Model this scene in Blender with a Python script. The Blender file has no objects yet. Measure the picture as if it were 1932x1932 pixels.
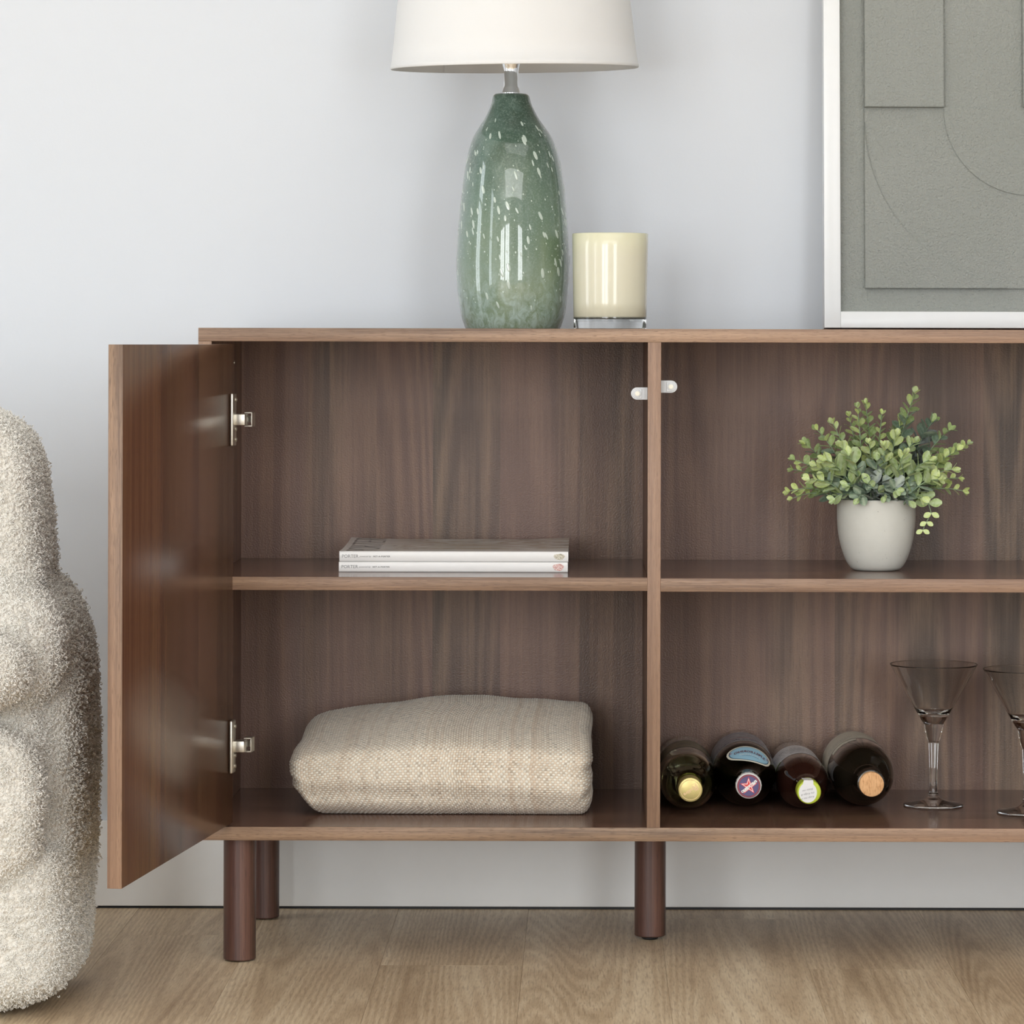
import bpy, bmesh, math, random
import numpy as np
from mathutils import Vector, Matrix, Euler
R = math.radians
rnd = random.Random(7)
C = bpy.context.scene.collection

# ------------------------------------------------------------------ camera
F_PX, D = 6579.0, 4.3
CX, CY, CH = 1110.0, 645.0, 0.7693
cam_d = bpy.data.cameras.new('camera'); cam = bpy.data.objects.new('camera', cam_d); C.objects.link(cam)
cam_d.sensor_width = 36; cam_d.lens = F_PX / 1932 * 36
cam_d.shift_x = (966 - CX) / 1932; cam_d.shift_y = -(966 - CY) / 1932
cam_d.clip_start = .05
cam.location = (0, -D, CH); cam.rotation_euler = (R(90), -0.0025, 0)
bpy.context.scene.camera = cam

# ------------------------------------------------------------------ world, lights, exposure
sc = bpy.context.scene
w = bpy.data.worlds.new('world'); sc.world = w; w.use_nodes = True
w.node_tree.nodes['Background'].inputs[0].default_value = (.80, .88, 1.0, 1)
w.node_tree.nodes['Background'].inputs[1].default_value = .9
def area(name, loc, rot, sx, sy, power, col):
    l = bpy.data.lights.new(name, 'AREA'); l.shape = 'RECTANGLE'; l.size = sx; l.size_y = sy
    l.energy = power; l.color = col
    o = bpy.data.objects.new(name, l); o.location = loc; o.rotation_euler = rot; C.objects.link(o)
    return o
LW = [(-4.3, -3.5), (-1.35, -.55)]          # left wall windows (y ranges)
for a, b in LW:
    area('window_daylight', (-4.30, (a+b)/2, 1.27), (0, R(-90), 0), 2.35, b-a, 31, (.90, .96, 1.0))
for a, b in [(-3.3, -2.2), (-1.95, -.85), (1.3, 2.5)]:   # front wall windows behind the camera; rightmost one added for frontal fill
    area('window_daylight', ((a+b)/2, -6.95, 1.22), (R(90), 0, 0), b-a, 2.25, 74, (.97, .99, 1.0))
area('overhead_fill_light', (.4, -2.0, 2.66), (0, 0, 0), 2.6, 1.4, 12, (.98, .99, 1.0))  # unseen overhead fill, added without any known ceiling fixture
area('overhead_fill_light', (.2, -4.3, 2.66), (R(12), 0, 0), 3.6, 2.6, 84, (.98, .99, 1.0))  # second added fill, set further back to reach into the shelf bays
sc.view_settings.view_transform = 'Standard'; sc.view_settings.look = 'None'
sc.view_settings.exposure = 0.13; sc.view_settings.gamma = 1; sc.view_settings.use_curve_mapping = False
sc.cycles.use_denoising = True
sc.cycles.sample_clamp_indirect = 10
sc.cycles.caustics_reflective = False
sc.cycles.max_bounces = 12; sc.cycles.diffuse_bounces = 5; sc.cycles.transmission_bounces = 12

# ------------------------------------------------------------------ node helpers
class G:
    def __init__(s, name):
        s.m = bpy.data.materials.new(name); s.m.use_nodes = True
        s.nt = s.m.node_tree; s.b = s.nt.nodes['Principled BSDF']; s.out = s.nt.nodes['Material Output']
    def n(s, t, **kw):
        nd = s.nt.nodes.new('ShaderNode' + t)
        for k, v in kw.items(): setattr(nd, k, v)
        return nd
    def put(s, sock, v):
        if isinstance(v, bpy.types.NodeSocket): s.nt.links.new(v, sock)
        elif isinstance(v, (tuple, list)) and len(v) == 3 and sock.type == 'RGBA': sock.default_value = (*v, 1)
        else: sock.default_value = v
    def co(s, kind='Object'): return s.n('TexCoord').outputs[kind]
    def mapp(s, v, scale=(1,1,1), loc=(0,0,0), rot=(0,0,0)):
        m = s.n('Mapping'); s.put(m.inputs['Vector'], v); m.inputs['Scale'].default_value = scale
        m.inputs['Location'].default_value = loc; m.inputs['Rotation'].default_value = rot; return m.outputs[0]
    def noise(s, v, scale=5, detail=3, rough=.5, dist=0, out=0, dims='3D'):
        t = s.n('TexNoise', noise_dimensions=dims); s.put(t.inputs['Vector'], v)
        t.inputs['Scale'].default_value = scale; t.inputs['Detail'].default_value = detail
        t.inputs['Roughness'].default_value = rough; t.inputs['Distortion'].default_value = dist; return t.outputs[out]
    def vor(s, v, scale=5, out='Distance', feature='F1', rand=1):
        t = s.n('TexVoronoi', feature=feature); s.put(t.inputs['Vector'], v)
        t.inputs['Scale'].default_value = scale; t.inputs['Randomness'].default_value = rand; return t.outputs[out]
    def math(s, op, a, b=0.0, c=0.0, clamp=False):
        t = s.n('Math', operation=op, use_clamp=clamp); s.put(t.inputs[0], a); s.put(t.inputs[1], b); s.put(t.inputs[2], c); return t.outputs[0]
    def ramp(s, f, stops, interp='LINEAR'):
        t = s.n('ValToRGB'); cr = t.color_ramp; cr.interpolation = interp
        while len(cr.elements) < len(stops): cr.elements.new(.5)
        for e, (p, c) in zip(cr.elements, stops):
            e.position = p; e.color = (*c, 1) if isinstance(c, (tuple, list)) else (c, c, c, 1)
        s.put(t.inputs[0], f); return t.outputs[0]
    def mix(s, f, a, b, mode='MIX'):
        t = s.n('Mix', data_type='RGBA', blend_type=mode); s.put(t.inputs[0], f); s.put(t.inputs[6], a); s.put(t.inputs[7], b); return t.outputs[2]
    def sep(s, v):
        t = s.n('SeparateXYZ'); s.put(t.inputs[0], v); return t.outputs
    def comb(s, x, y, z):
        t = s.n('CombineXYZ'); s.put(t.inputs[0], x); s.put(t.inputs[1], y); s.put(t.inputs[2], z); return t.outputs[0]
    def bump(s, h, strength=.3, dist=.001, normal=None):
        t = s.n('Bump'); t.inputs['Strength'].default_value = strength; t.inputs['Distance'].default_value = dist
        s.put(t.inputs['Height'], h)
        if normal is not None: s.put(t.inputs['Normal'], normal)
        return t.outputs[0]
    def set(s, **kw):
        for k, v in kw.items(): s.put(s.b.inputs[k.replace('_', ' ')], v)
        return s.m

def plain(name, col, rough=.5, metal=0, **kw):
    g = G(name); g.set(Base_Color=col, Roughness=rough, Metallic=metal, **kw)
    # a trace of tone variation so nothing is perfectly flat
    nz = g.noise(g.co(), 60, 2)
    g.set(Base_Color=g.mix(g.math('MULTIPLY', nz, .12), col, tuple(c*.75 for c in col)))
    return g.m

def wood(name, axis, light, dark, pink=None, strip=.11, lines=70, rough=.35, emboss=0, streak=1.0, bumps=.12, seed=0, spec=.5, coat=0, across='x', fs=330, pores=.45, ps=700):
    """walnut laminate: stretched grain along `axis`; contour lines of a smooth field make cathedral figure"""
    g = G(name); co = g.co()
    sl = [1, 1, 1]; sl['xyz'.index(axis)] = .09
    mv = g.mapp(co, tuple(sl), (seed*3.1, seed*1.7, seed*2.3))
    sl2 = [1, 1, 1]; sl2['xyz'.index(axis)] = .025
    fv = g.mapp(co, tuple(sl2), (seed, seed, seed))
    xyz = g.sep(co); ac = xyz['xyz'.index(across)]
    # strips of veneer
    v1 = g.n('TexVoronoi', voronoi_dimensions='1D'); g.put(v1.inputs['W'], g.math('ADD', g.math('MULTIPLY', ac, 1/strip), seed*7.7)); v1.inputs['Scale'].default_value = 1
    strip_c = g.sep(v1.outputs['Color'])
    off = g.math('MULTIPLY', strip_c[0], 5.0)
    field_v = g.n('VectorMath', operation='ADD'); g.put(field_v.inputs[0], mv); g.put(field_v.inputs[1], g.comb(off, off, off))
    field = g.noise(field_v.outputs[0], 6.0, 1.2, .35)
    cont = g.math('SINE', g.math('MULTIPLY', field, lines))
    cont = g.math('ADD', g.math('MULTIPLY', cont, .5), .5)
    fib = g.noise(fv, fs, 2, .55); fib2 = g.noise(g.mapp(co, tuple(.35*v if k_ == 'xyz'.index(axis) else v for k_, v in enumerate(sl2)), (seed*2.2, seed, 0)), 105, 2, .5)
    big = g.noise(mv, 14, 2, .5)
    tone = g.math('ADD', g.math('MULTIPLY', cont, .31*streak), g.math('MULTIPLY', fib2, .60))
    tone = g.math('ADD', tone, g.math('MULTIPLY', big, .35))
    tone = g.math('ADD', tone, g.math('MULTIPLY', fib, .50))
    tone = g.math('ADD', tone, g.math('MULTIPLY', strip_c[1], .26))
    tone = g.math('SUBTRACT', tone, .355 + .155*streak)
    col = g.ramp(tone, [(.26, dark), (.74, light)])
    sl3 = [1, 1, 1]; sl3['xyz'.index(axis)] = .07
    pore = g.ramp(g.noise(g.mapp(co, tuple(sl3), (seed, 0, seed*2)), ps, 1, .5), [(.57, 0.0), (.68, 1.0)])
    col = g.mix(g.math('MULTIPLY', pore, pores), col, tuple(c*.8 for c in dark))
    if pink:
        pf = g.ramp(g.math('ADD', g.noise(mv, 9, 1, .5), g.math('MULTIPLY', strip_c[2], .25)), [(.48, 0.0), (.72, 1.0)])
        pf2 = g.math('MULTIPLY', pf, .8)
        col = g.mix(pf2, col, g.mix(.6, col, pink))
    h = g.math('SUBTRACT', g.math('MULTIPLY', fib, .6), g.math('MULTIPLY', pore, .5))
    nrm = g.bump(h, bumps, .0006)
    if emboss:
        e = g.noise(co, 460, 2, .5)
        nrm = g.bump(e, emboss, .0016, nrm)
    g.set(Base_Color=col, Roughness=rough, Normal=nrm, Specular_IOR_Level=spec)
    if coat: g.set(Coat_Weight=coat, Coat_Roughness=.12)
    return g.m

# ------------------------------------------------------------------ mesh helpers
def link(name, me, m=None, parent=None, smooth=False, loc=(0,0,0), rot=(0,0,0), auto=None):
    o = bpy.data.objects.new(name, me); C.objects.link(o)
    if m is not None and not me.materials: me.materials.append(m)
    if smooth: me.shade_smooth()
    if auto is not None:
        me.shade_smooth(); me.set_sharp_from_angle(angle=R(auto))
    if parent is not None: o.parent = parent
    o.location = loc; o.rotation_euler = rot
    return o
def bm_mesh(bm, name='m'):
    me = bpy.data.meshes.new(name); bm.to_mesh(me); bm.free(); return me
def box_bm(x0, x1, y0, y1, z0, z1, bev=0, seg=2, bm=None):
    b = bmesh.new()
    bmesh.ops.create_cube(b, size=1)
    bmesh.ops.scale(b, vec=(x1-x0, y1-y0, z1-z0), verts=b.verts)
    bmesh.ops.translate(b, vec=((x0+x1)/2, (y0+y1)/2, (z0+z1)/2), verts=b.verts)
    if bev: bmesh.ops.bevel(b, geom=b.edges[:], offset=bev, segments=seg, profile=.5, affect='EDGES')
    if bm is not None:
        me = bm_mesh(b); bm.from_mesh(me); bpy.data.meshes.remove(me); return bm
    return b
def box(name, x0, x1, y0, y1, z0, z1, m, parent=None, bev=0, seg=2, **kw):
    return link(name, bm_mesh(box_bm(x0, x1, y0, y1, z0, z1, bev, seg), name), m, parent, auto=40 if bev else None, **kw)
def grid_mesh(P, closed_u=False, closed_v=False, caps=False):
    """P: array (nu, nv, 3)"""
    nu, nv = P.shape[:2]; idx = np.arange(nu*nv).reshape(nu, nv)
    iu = np.arange(nu if closed_u else nu-1); iv = np.arange(nv if closed_v else nv-1)
    a = idx[iu][:, iv]; b = idx[(iu+1) % nu][:, iv]; c = idx[(iu+1) % nu][:, (iv+1) % nv]; d = idx[iu][:, (iv+1) % nv]
    f = np.stack([a, b, c, d], -1).reshape(-1, 4)
    me = bpy.data.meshes.new('grid')
    V = P.reshape(-1, 3).astype(np.float32)
    me.vertices.add(len(V)); me.vertices.foreach_set('co', V.ravel())
    me.loops.add(f.size); me.loops.foreach_set('vertex_index', f.ravel().astype(np.int32))
    me.polygons.add(len(f)); me.polygons.foreach_set('loop_start', np.arange(0, f.size, 4, dtype=np.int32))
    me.update(calc_edges=True); me.validate(); return me
def lathe(profile, seg=64, cxf=None):
    """profile list of (z, r), from one end to the other; r=0 closes"""
    bm = bmesh.new(); rings = []
    for z, r in profile:
        ox = cxf(z) if cxf else 0
        if r <= 1e-6: rings.append([bm.verts.new((ox, 0, z))])
        else: rings.append([bm.verts.new((ox + r*math.cos(2*math.pi*k/seg), r*math.sin(2*math.pi*k/seg), z)) for k in range(seg)])
    for A, B in zip(rings, rings[1:]):
        for k in range(seg):
            k2 = (k+1) % seg
            if len(A) == 1 and len(B) == 1: continue
            if len(A) == 1: bm.faces.new((A[0], B[k2], B[k]))
            elif len(B) == 1: bm.faces.new((A[k], A[k2], B[0]))
            else: bm.faces.new((A[k], A[k2], B[k2], B[k]))
    bmesh.ops.recalc_face_normals(bm, faces=bm.faces)
    return bm
def smooth_profile(pts, n=8):
    """Catmull-Rom resample of (z, r) points"""
    out = []
    P = [pts[0]] + list(pts) + [pts[-1]]
    for i in range(1, len(P)-2):
        p0, p1, p2, p3 = map(np.array, (P[i-1], P[i], P[i+1], P[i+2]))
        for k in range(n):
            t = k/n
            q = .5*((2*p1) + (-p0+p2)*t + (2*p0-5*p1+4*p2-p3)*t*t + (-p0+3*p1-3*p2+p3)*t**3)
            out.append((float(q[0]), float(q[1])))
    out.append(tuple(pts[-1])); return out
def ring_wall(r0, r1, z0, z1, a0, a1, n=40, m=2, th=.00015, rz=None):
    """curved label: patch of a cylinder/cone between angles (deg), radius function optional"""
    P = np.zeros((n, m, 3))
    for i in range(n):
        a = R(a0 + (a1-a0)*i/(n-1))
        for j in range(m):
            t = j/(m-1); z = z0 + (z1-z0)*t; r = (rz(z) if rz else r0+(r1-r0)*t) + th
            P[i, j] = (r*math.cos(a), r*math.sin(a), z)
    return grid_mesh(P)
def text_data(body, size=1, shear=0, bold=0, space=1, align='CENTER', res=3):
    cu = bpy.data.curves.new('t', 'FONT'); cu.body = body; cu.size = size; cu.shear = shear
    cu.offset = bold; cu.space_character = space; cu.align_x = align; cu.align_y = 'CENTER'; cu.resolution_u = res
    o = bpy.data.objects.new('t', cu); C.objects.link(o)
    dg = bpy.context.evaluated_depsgraph_get(); me = bpy.data.meshes.new_from_object(o.evaluated_get(dg))
    bpy.data.objects.remove(o); bpy.data.curves.remove(cu)
    return me
def text_on(name, body, size, m, parent, M, warp=None, **kw):
    me = text_data(body, size, **kw)
    for v in me.vertices:
        v.co = warp(v.co.copy()) if warp else M @ v.co
    me.materials.clear()
    return link(name, me, m, parent)
def tag(o, label, cat, group=None, kind=None):
    if label: o['label'] = label
    if cat: o['category'] = cat
    if group: o['group'] = group
    if kind: o['kind'] = kind
    return o
def thing(name, label, cat, loc=(0,0,0), rot=(0,0,0), group=None):
    o = bpy.data.objects.new(name, None); C.objects.link(o); o.empty_display_size = .05
    o.location = loc; o.rotation_euler = rot
    return tag(o, label, cat, group)
def struct(o): o['kind'] = 'structure'; return o
def px(x, y, dist):
    """photograph pixel -> (X, Z) at a camera distance"""
    yy = y + .0025*(CX - x); xx = x + .0025*(y - CY)
    return (xx-CX)*dist/F_PX, CH - (yy-CY)*dist/F_PX

# ------------------------------------------------------------------ materials
M = {}
def wall_mat():
    g = G('wall_paint'); n = g.noise(g.co(), 3, 3); f = g.noise(g.co(), 260, 3)
    g.set(Base_Color=g.mix(n, (.655, .688, .732), (.675, .706, .748)), Roughness=.72, Normal=g.bump(f, .08, .001)); return g.m
M['wall'] = wall_mat()
M['trim'] = plain('trim_white', (.88, .885, .875), .35)
M['ceiling'] = plain('ceiling_white', (.85, .85, .84), .8)
M['dark'] = plain('rubber_and_gap_shade', (.008, .008, .009), .6)
M['frame_white'] = plain('white_lacquer', (.80, .82, .825), .3)
PK = (.285, .165, .125)
M['veneer_v'] = wood('walnut_veneer_vertical', 'z', (.250, .162, .104), (.088, .056, .037), (.27, .142, .108), strip=.085, lines=125, rough=.42, emboss=.32, pores=.3)
M['veneer_h'] = wood('walnut_veneer_horizontal', 'x', (.22, .125, .080), (.075, .042, .028), (.22, .11, .08), strip=.05, lines=60, rough=.17, seed=2, across='y', bumps=.04)
M['door_in'] = wood('walnut_door_face', 'z', (.185, .102, .048), (.055, .028, .016), (.150, .060, .040), strip=.045, lines=40, rough=.24, seed=4, across='y', bumps=.06, streak=.5, spec=.4)
M['edge_h'] = wood('walnut_edge_horizontal', 'x', (.46, .305, .19), (.115, .066, .038), (.32, .19, .13), strip=6.0, lines=30, rough=.45, seed=1, across='x', streak=.5, bumps=.3, fs=520, pores=.6, ps=1150)
M['edge_v'] = wood('walnut_edge_vertical', 'z', (.45, .295, .185), (.115, .066, .038), (.32, .19, .13), strip=6.0, lines=30, rough=.45, seed=3, across='z', streak=.5, bumps=.3, fs=520, pores=.6, ps=1150)
M['leg'] = wood('walnut_leg', 'z', (.150, .075, .052), (.042, .019, .014), (.16, .065, .055), strip=.012, lines=25, rough=.38, seed=5, bumps=.15, streak=.4)
M['nickel'] = plain('nickel', (.66, .63, .56), .36, 1)
M['chrome'] = plain('chrome', (.86, .87, .88), .06, 1)
M['plastic'] = plain('grey_white_plastic', (.62, .64, .66), .35)
M['magnet'] = plain('cream_magnet', (.88, .86, .74), .3)

# ------------------------------------------------------------------ room
WY = .4258; BB = .012
FL = 0.0
XL, XR, YF, ZC = -4.2, 3.4, -6.9, 2.7
struct(box('wall_back', XL-.1, XR+.1, WY+BB, WY+BB+.12, -.05, ZC, M['wall']))
struct(box('wall_right', XR, XR+.12, YF, WY+BB, -.05, ZC, M['wall']))
struct(box('ceiling', XL-.12, XR+.12, YF-.12, WY+BB+.12, ZC, ZC+.1, M['ceiling']))
def wall_with_openings(name, horizontal, fixed, th, lo, hi, opens, z0, z1):
    bm = bmesh.new()
    def seg(a, b, za, zb):
        if b-a < 1e-4: return
        if horizontal: box_bm(a, b, fixed-th, fixed, za, zb, bm=bm)
        else: box_bm(fixed-th, fixed, a, b, za, zb, bm=bm)
    cur = lo
    for a, b in opens:
        seg(cur, a, -.05, ZC); seg(a, b, -.05, z0); seg(a, b, z1, ZC); cur = b
    seg(cur, hi, -.05, ZC)
    return struct(link(name, bm_mesh(bm, name), M['wall']))
wall_with_openings('wall_left', False, XL, .12, YF, WY+BB, LW, .1, 2.45)
FW = [(-3.3, -2.2), (-1.95, -.85), (1.3, 2.5)]  # the rightmost opening is invented to let in frontal fill
wall_with_openings('wall_front', True, YF, .12, XL, XR, FW, .1, 2.35)
k = 0
for a, b in LW:
    k += 1; bm = bmesh.new()
    for y in (a, (a+b)/2, b-.04): box_bm(XL-.075, XL-.025, y, y+.04, .1, 2.45, bm=bm)
    for z in (.1, 1.75, 2.41): box_bm(XL-.074, XL-.026, a, b, z, z+.04, bm=bm)
    struct(link('window_%d' % k, bm_mesh(bm), M['trim']))
for a, b in FW:
    k += 1; bm = bmesh.new()
    for x in (a, (a+b)/2-.02, b-.04): box_bm(x, x+.04, YF-.045, YF-.005, .1, 2.35, bm=bm)
    for z in (.1, 2.31): box_bm(a, b, YF-.044, YF-.006, z, z+.04, bm=bm)
    struct(link('window_%d' % k, bm_mesh(bm), M['trim']))
# skirting: stands 3 mm above the boards with a black strip added as the shade in the gap
bm = box_bm(XL, XR, WY, WY+BB, .0032, .1185, .0015)
struct(link('baseboard_back', bm_mesh(bm), M['trim'], auto=40))
struct(box('trim_gap_shade', XL, XR, WY+.002, WY+BB, -.001, .0034, M['dark']))
struct(box('baseboard_left', XL, XL+BB, YF, WY, .0032, .1185, M['trim']))
struct(box('baseboard_right', XR-BB, XR, YF, WY, .0032, .1185, M['trim']))

# floor: slab + individual planks
def floor_mat():
    g = G('oak_plank'); co = g.co(); oi = g.n('ObjectInfo')
    sh = g.math('MULTIPLY', oi.outputs['Random'], 37.0)
    v = g.n('VectorMath', operation='ADD'); g.put(v.inputs[0], co); g.put(v.inputs[1], g.comb(sh, sh, 0.0)); v = v.outputs[0]
    mv = g.mapp(v, (1, .035, 1)); field = g.noise(mv, 5.0, 1.0, .3)
    cont = g.math('ADD', g.math('MULTIPLY', g.math('SINE', g.math('MULTIPLY', g.math('ADD', field, g.math('MULTIPLY', g.noise(g.mapp(v, (1, .2, 1)), 40, 1), .010)), 430)), .5), .5)
    fv = g.mapp(v, (1, .09, 1)); fib = g.noise(fv, 520, 3, .6); pores = g.noise(g.mapp(v, (1, .07, 1)), 400, 2, .5)
    pore = g.ramp(pores, [(.30, 0.0), (.50, 1.0)])
    big = g.noise(g.mapp(v, (1, .12, 1)), 11, 3, .6)
    t = g.math('ADD', g.math('MULTIPLY', cont, .13), g.math('MULTIPLY', big, .95))
    t = g.math('ADD', t, g.math('MULTIPLY', fib, .35)); t = g.math('SUBTRACT', t, .24)
    t = g.math('ADD', t, g.math('MULTIPLY', g.math('SUBTRACT', oi.outputs['Random'], .5), .12))
    col = g.ramp(t, [(.14, (.28, .18, .098)), (.46, (.56, .425, .275)), (.76, (.80, .67, .48))])
    col = g.mix(g.math('MULTIPLY', g.math('SUBTRACT', 1.0, pore), .5), col, (.30, .20, .12))
    h = g.math('ADD', g.math('MULTIPLY', pore, 1.0), g.math('MULTIPLY', cont, .35))
    g.set(Base_Color=col, Roughness=.48, Normal=g.bump(h, .35, .0006)); return g.m
M['floor'] = floor_mat()
M['subfloor'] = plain('subfloor', (.05, .04, .03), .8)
floor = struct(box('floor', XL-.1, XR+.1, YF-.1, WY+BB, -.06, -.0075, M['subfloor']))
PWID, PLEN = .176, 1.22
plank_me = bm_mesh(box_bm(-PWID/2+.0001, PWID/2-.0001, -PLEN/2+.0001, PLEN/2-.0001, -.0075, 0, .00025, 1), 'plank'); plank_me.materials.append(M['floor'])
ends = {-2: .215, -1: .62, 0: 0.0, 1: .75, 2: .35, 3: -.02, 4: .5, -3: .55, -4: .1}   # a cross joint (y) in each column
for ci in range(-23, 21):
    xc = -.167 + ci*PWID
    e = ends.get(ci, rnd.uniform(0, PLEN))
    y = e
    while y < WY + .01: y += PLEN
    while y > -4.2:
        y0 = y - PLEN; y1 = min(y, WY+BB)
        if y1 - y0 > .02:
            if y1 < y - 1e-6:
                me = bm_mesh(box_bm(-PWID/2+.0001, PWID/2-.0001, -PLEN/2+.0001, PLEN/2-(y-y1), -.0075, 0, .00025, 1), 'plank_cut'); me.materials.append(M['floor'])
            else: me = plank_me
            link('plank', me, None, floor, loc=(xc, y0+PLEN/2, 0))
        y -= PLEN
far = box('plank_run', XL, XR, YF, -3.9, -.0075, -.0005, M['floor'], floor); far['kind'] = 'stuff'

# ------------------------------------------------------------------ sideboard
X0, X1 = -.481, 1.270                       # outer width
DV, TH = .0735, .0164
ZT, ZTB = .7855, .7690                      # top board
ZB1, ZB0 = .1702, .1535                     # bottom board
SH1, SH0 = .4786, .4622                     # shelf
YB, YI = .395, .374
side = thing('sideboard', 'long walnut sideboard with its left door open, two shelf bays and round legs', 'sideboard', (0, 0, 0))
EB = .0009
def board(name, x0, x1, z0, z1, y0, y1, m, edge, bev=.0004):
    b = box(name, x0, x1, y0+EB, y1, z0, z1, m, side, bev, 1)
    e = box('edge_band', x0, x1, y0, y0+EB-.00002, z0, z1, edge, b, .0004, 2)
    return b
tb = board('top_board', X0, X1, ZTB, ZT, 0, YB, M['veneer_h'], M['edge_h'])
bb = board('bottom_board', X0, X1, ZB0, ZB1, 0, YB, M['veneer_h'], M['edge_h'])
DV2 = .720
sideL = board('side_panel', X0, X0+TH, ZB1, ZTB, .0004, YB, M['veneer_v'], M['edge_v'])
sideR = board('side_panel', X1-TH, X1, ZB1, ZTB, .0004, YB, M['veneer_v'], M['edge_v'])
board('divider', DV, DV+TH, ZB1, ZTB, .0006, YI, M['veneer_v'], M['edge_v'])
board('divider', DV2, DV2+TH, ZB1, ZTB, .0006, YI, M['veneer_v'], M['edge_v'])
board('shelf', X0+TH, DV, SH0, SH1, .0004, YI, M['veneer_h'], M['edge_h'])
board('shelf', DV+TH, DV2, SH0-.0008, SH1-.0008, .0004, YI, M['veneer_h'], M['edge_h'])
board('shelf', DV2+TH, X1-TH, SH0, SH1, .02, YI, M['veneer_h'], M['edge_h'])
box('back_panel', X0+TH, DV, YI, YI+.006, ZB1, ZTB, M['veneer_v'], side)
box('back_panel', DV+TH, DV2, YI, YI+.006, ZB1, ZTB, M['veneer_v'], side)
box('back_panel', DV2+TH, X1-TH, YI, YI+.006, ZB1, ZTB, M['veneer_v'], side)
# doors.  left: swung open past a right angle; local x = outward normal, local -y = along the leaf
DZ0, DZ1, DL = .1749, .7652, .529
def door_mesh(bm):
    me = bm_mesh(bm, 'door'); return me
hx, hy = -.4375, .005
nx, ny = -.5045, -.520
ang = math.atan2(nx-hx, -(ny-hy))          # rotation about z so that local -y points along the leaf
dd = link('door', bm_mesh(box_bm(-.0162, 0, -DL+EB, 0, DZ0, DZ1, .0005, 2), 'door'), M['door_in'], side, loc=(hx, hy, 0), rot=(0, 0, ang), auto=40)
eb = link('edge_band', bm_mesh(box_bm(-.0162, 0, -DL, -DL+EB-.00002, DZ0, DZ1, .0004, 2), 'edge'), M['edge_v'], dd, auto=40)
# right door, closed and inset
rd = box('door', DV2+TH+.002, X1-TH-.002, .0008, .017, DZ0, DZ1, M['veneer_v'], side, .0005, 1)
# hinges: plate with raised bar on the leaf, arm and cup bracket reaching to the side panel
def hinge(zc):
    h = bmesh.new()
    box_bm(.0002, .0046, -.0235, -.0035, zc-.0325, zc+.0325, .0018, 3, bm=h)
    ho = link('hinge', bm_mesh(h), M['nickel'], side, loc=(hx, hy, 0), rot=(0, 0, ang), auto=40)
    a = bmesh.new()
    box_bm(.0040, .0175, -.016, .004, zc-.0068, zc+.0068, .0008, 2, bm=a)
    ao = link('hinge_arm', bm_mesh(a), M['nickel'], ho, auto=40)
    c = bmesh.new()
    box_bm(.0125, .0222, .004, .022, zc+.0074, zc+.0090, .0004, 1, bm=c)
    box_bm(.0125, .0222, .004, .022, zc-.0090, zc-.0074, .0004, 1, bm=c)
    box_bm(.0209, .0222, .004, .022, zc-.0086, zc+.0086, .0003, 1, bm=c)
    box_bm(-.0215, .0222, .020, .0215, zc-.0040, zc+.0040, .0003, 1, bm=c)
    link('hinge_bracket', bm_mesh(c), M['nickel'], ho, auto=40)
    for dz in (.0245, -.0245, -.0115):
        s = lathe([(0, 0), (0, .0028), (.0008, .0030), (.0014, .0022), (.0014, .0008), (.0008, .0008), (.0008, 0)], 20)
        bmesh.ops.rotate(s, verts=s.verts, cent=(0,0,0), matrix=Matrix.Rotation(R(90), 3, 'Y'))
        bmesh.ops.translate(s, verts=s.verts, vec=(.0046, -.0085, zc+dz))
        link('screw', bm_mesh(s), M['nickel'], ho, auto=30)
hinge(px(440, 791.5, 4.3)[1]); hinge(px(440, 1407, 4.3)[1])
# small connector pin on the inner left side
s = lathe([(0, 0), (0, .0026), (.0012, .0022), (.0016, 0)], 16)
bmesh.ops.rotate(s, verts=s.verts, cent=(0,0,0), matrix=Matrix.Rotation(R(90), 3, 'Y'))
bmesh.ops.translate(s, verts=s.verts, vec=(X0+TH, .27, px(449, 684, 4.57)[1]))
link('pin', bm_mesh(s), M['nickel'], side, auto=30)
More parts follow.
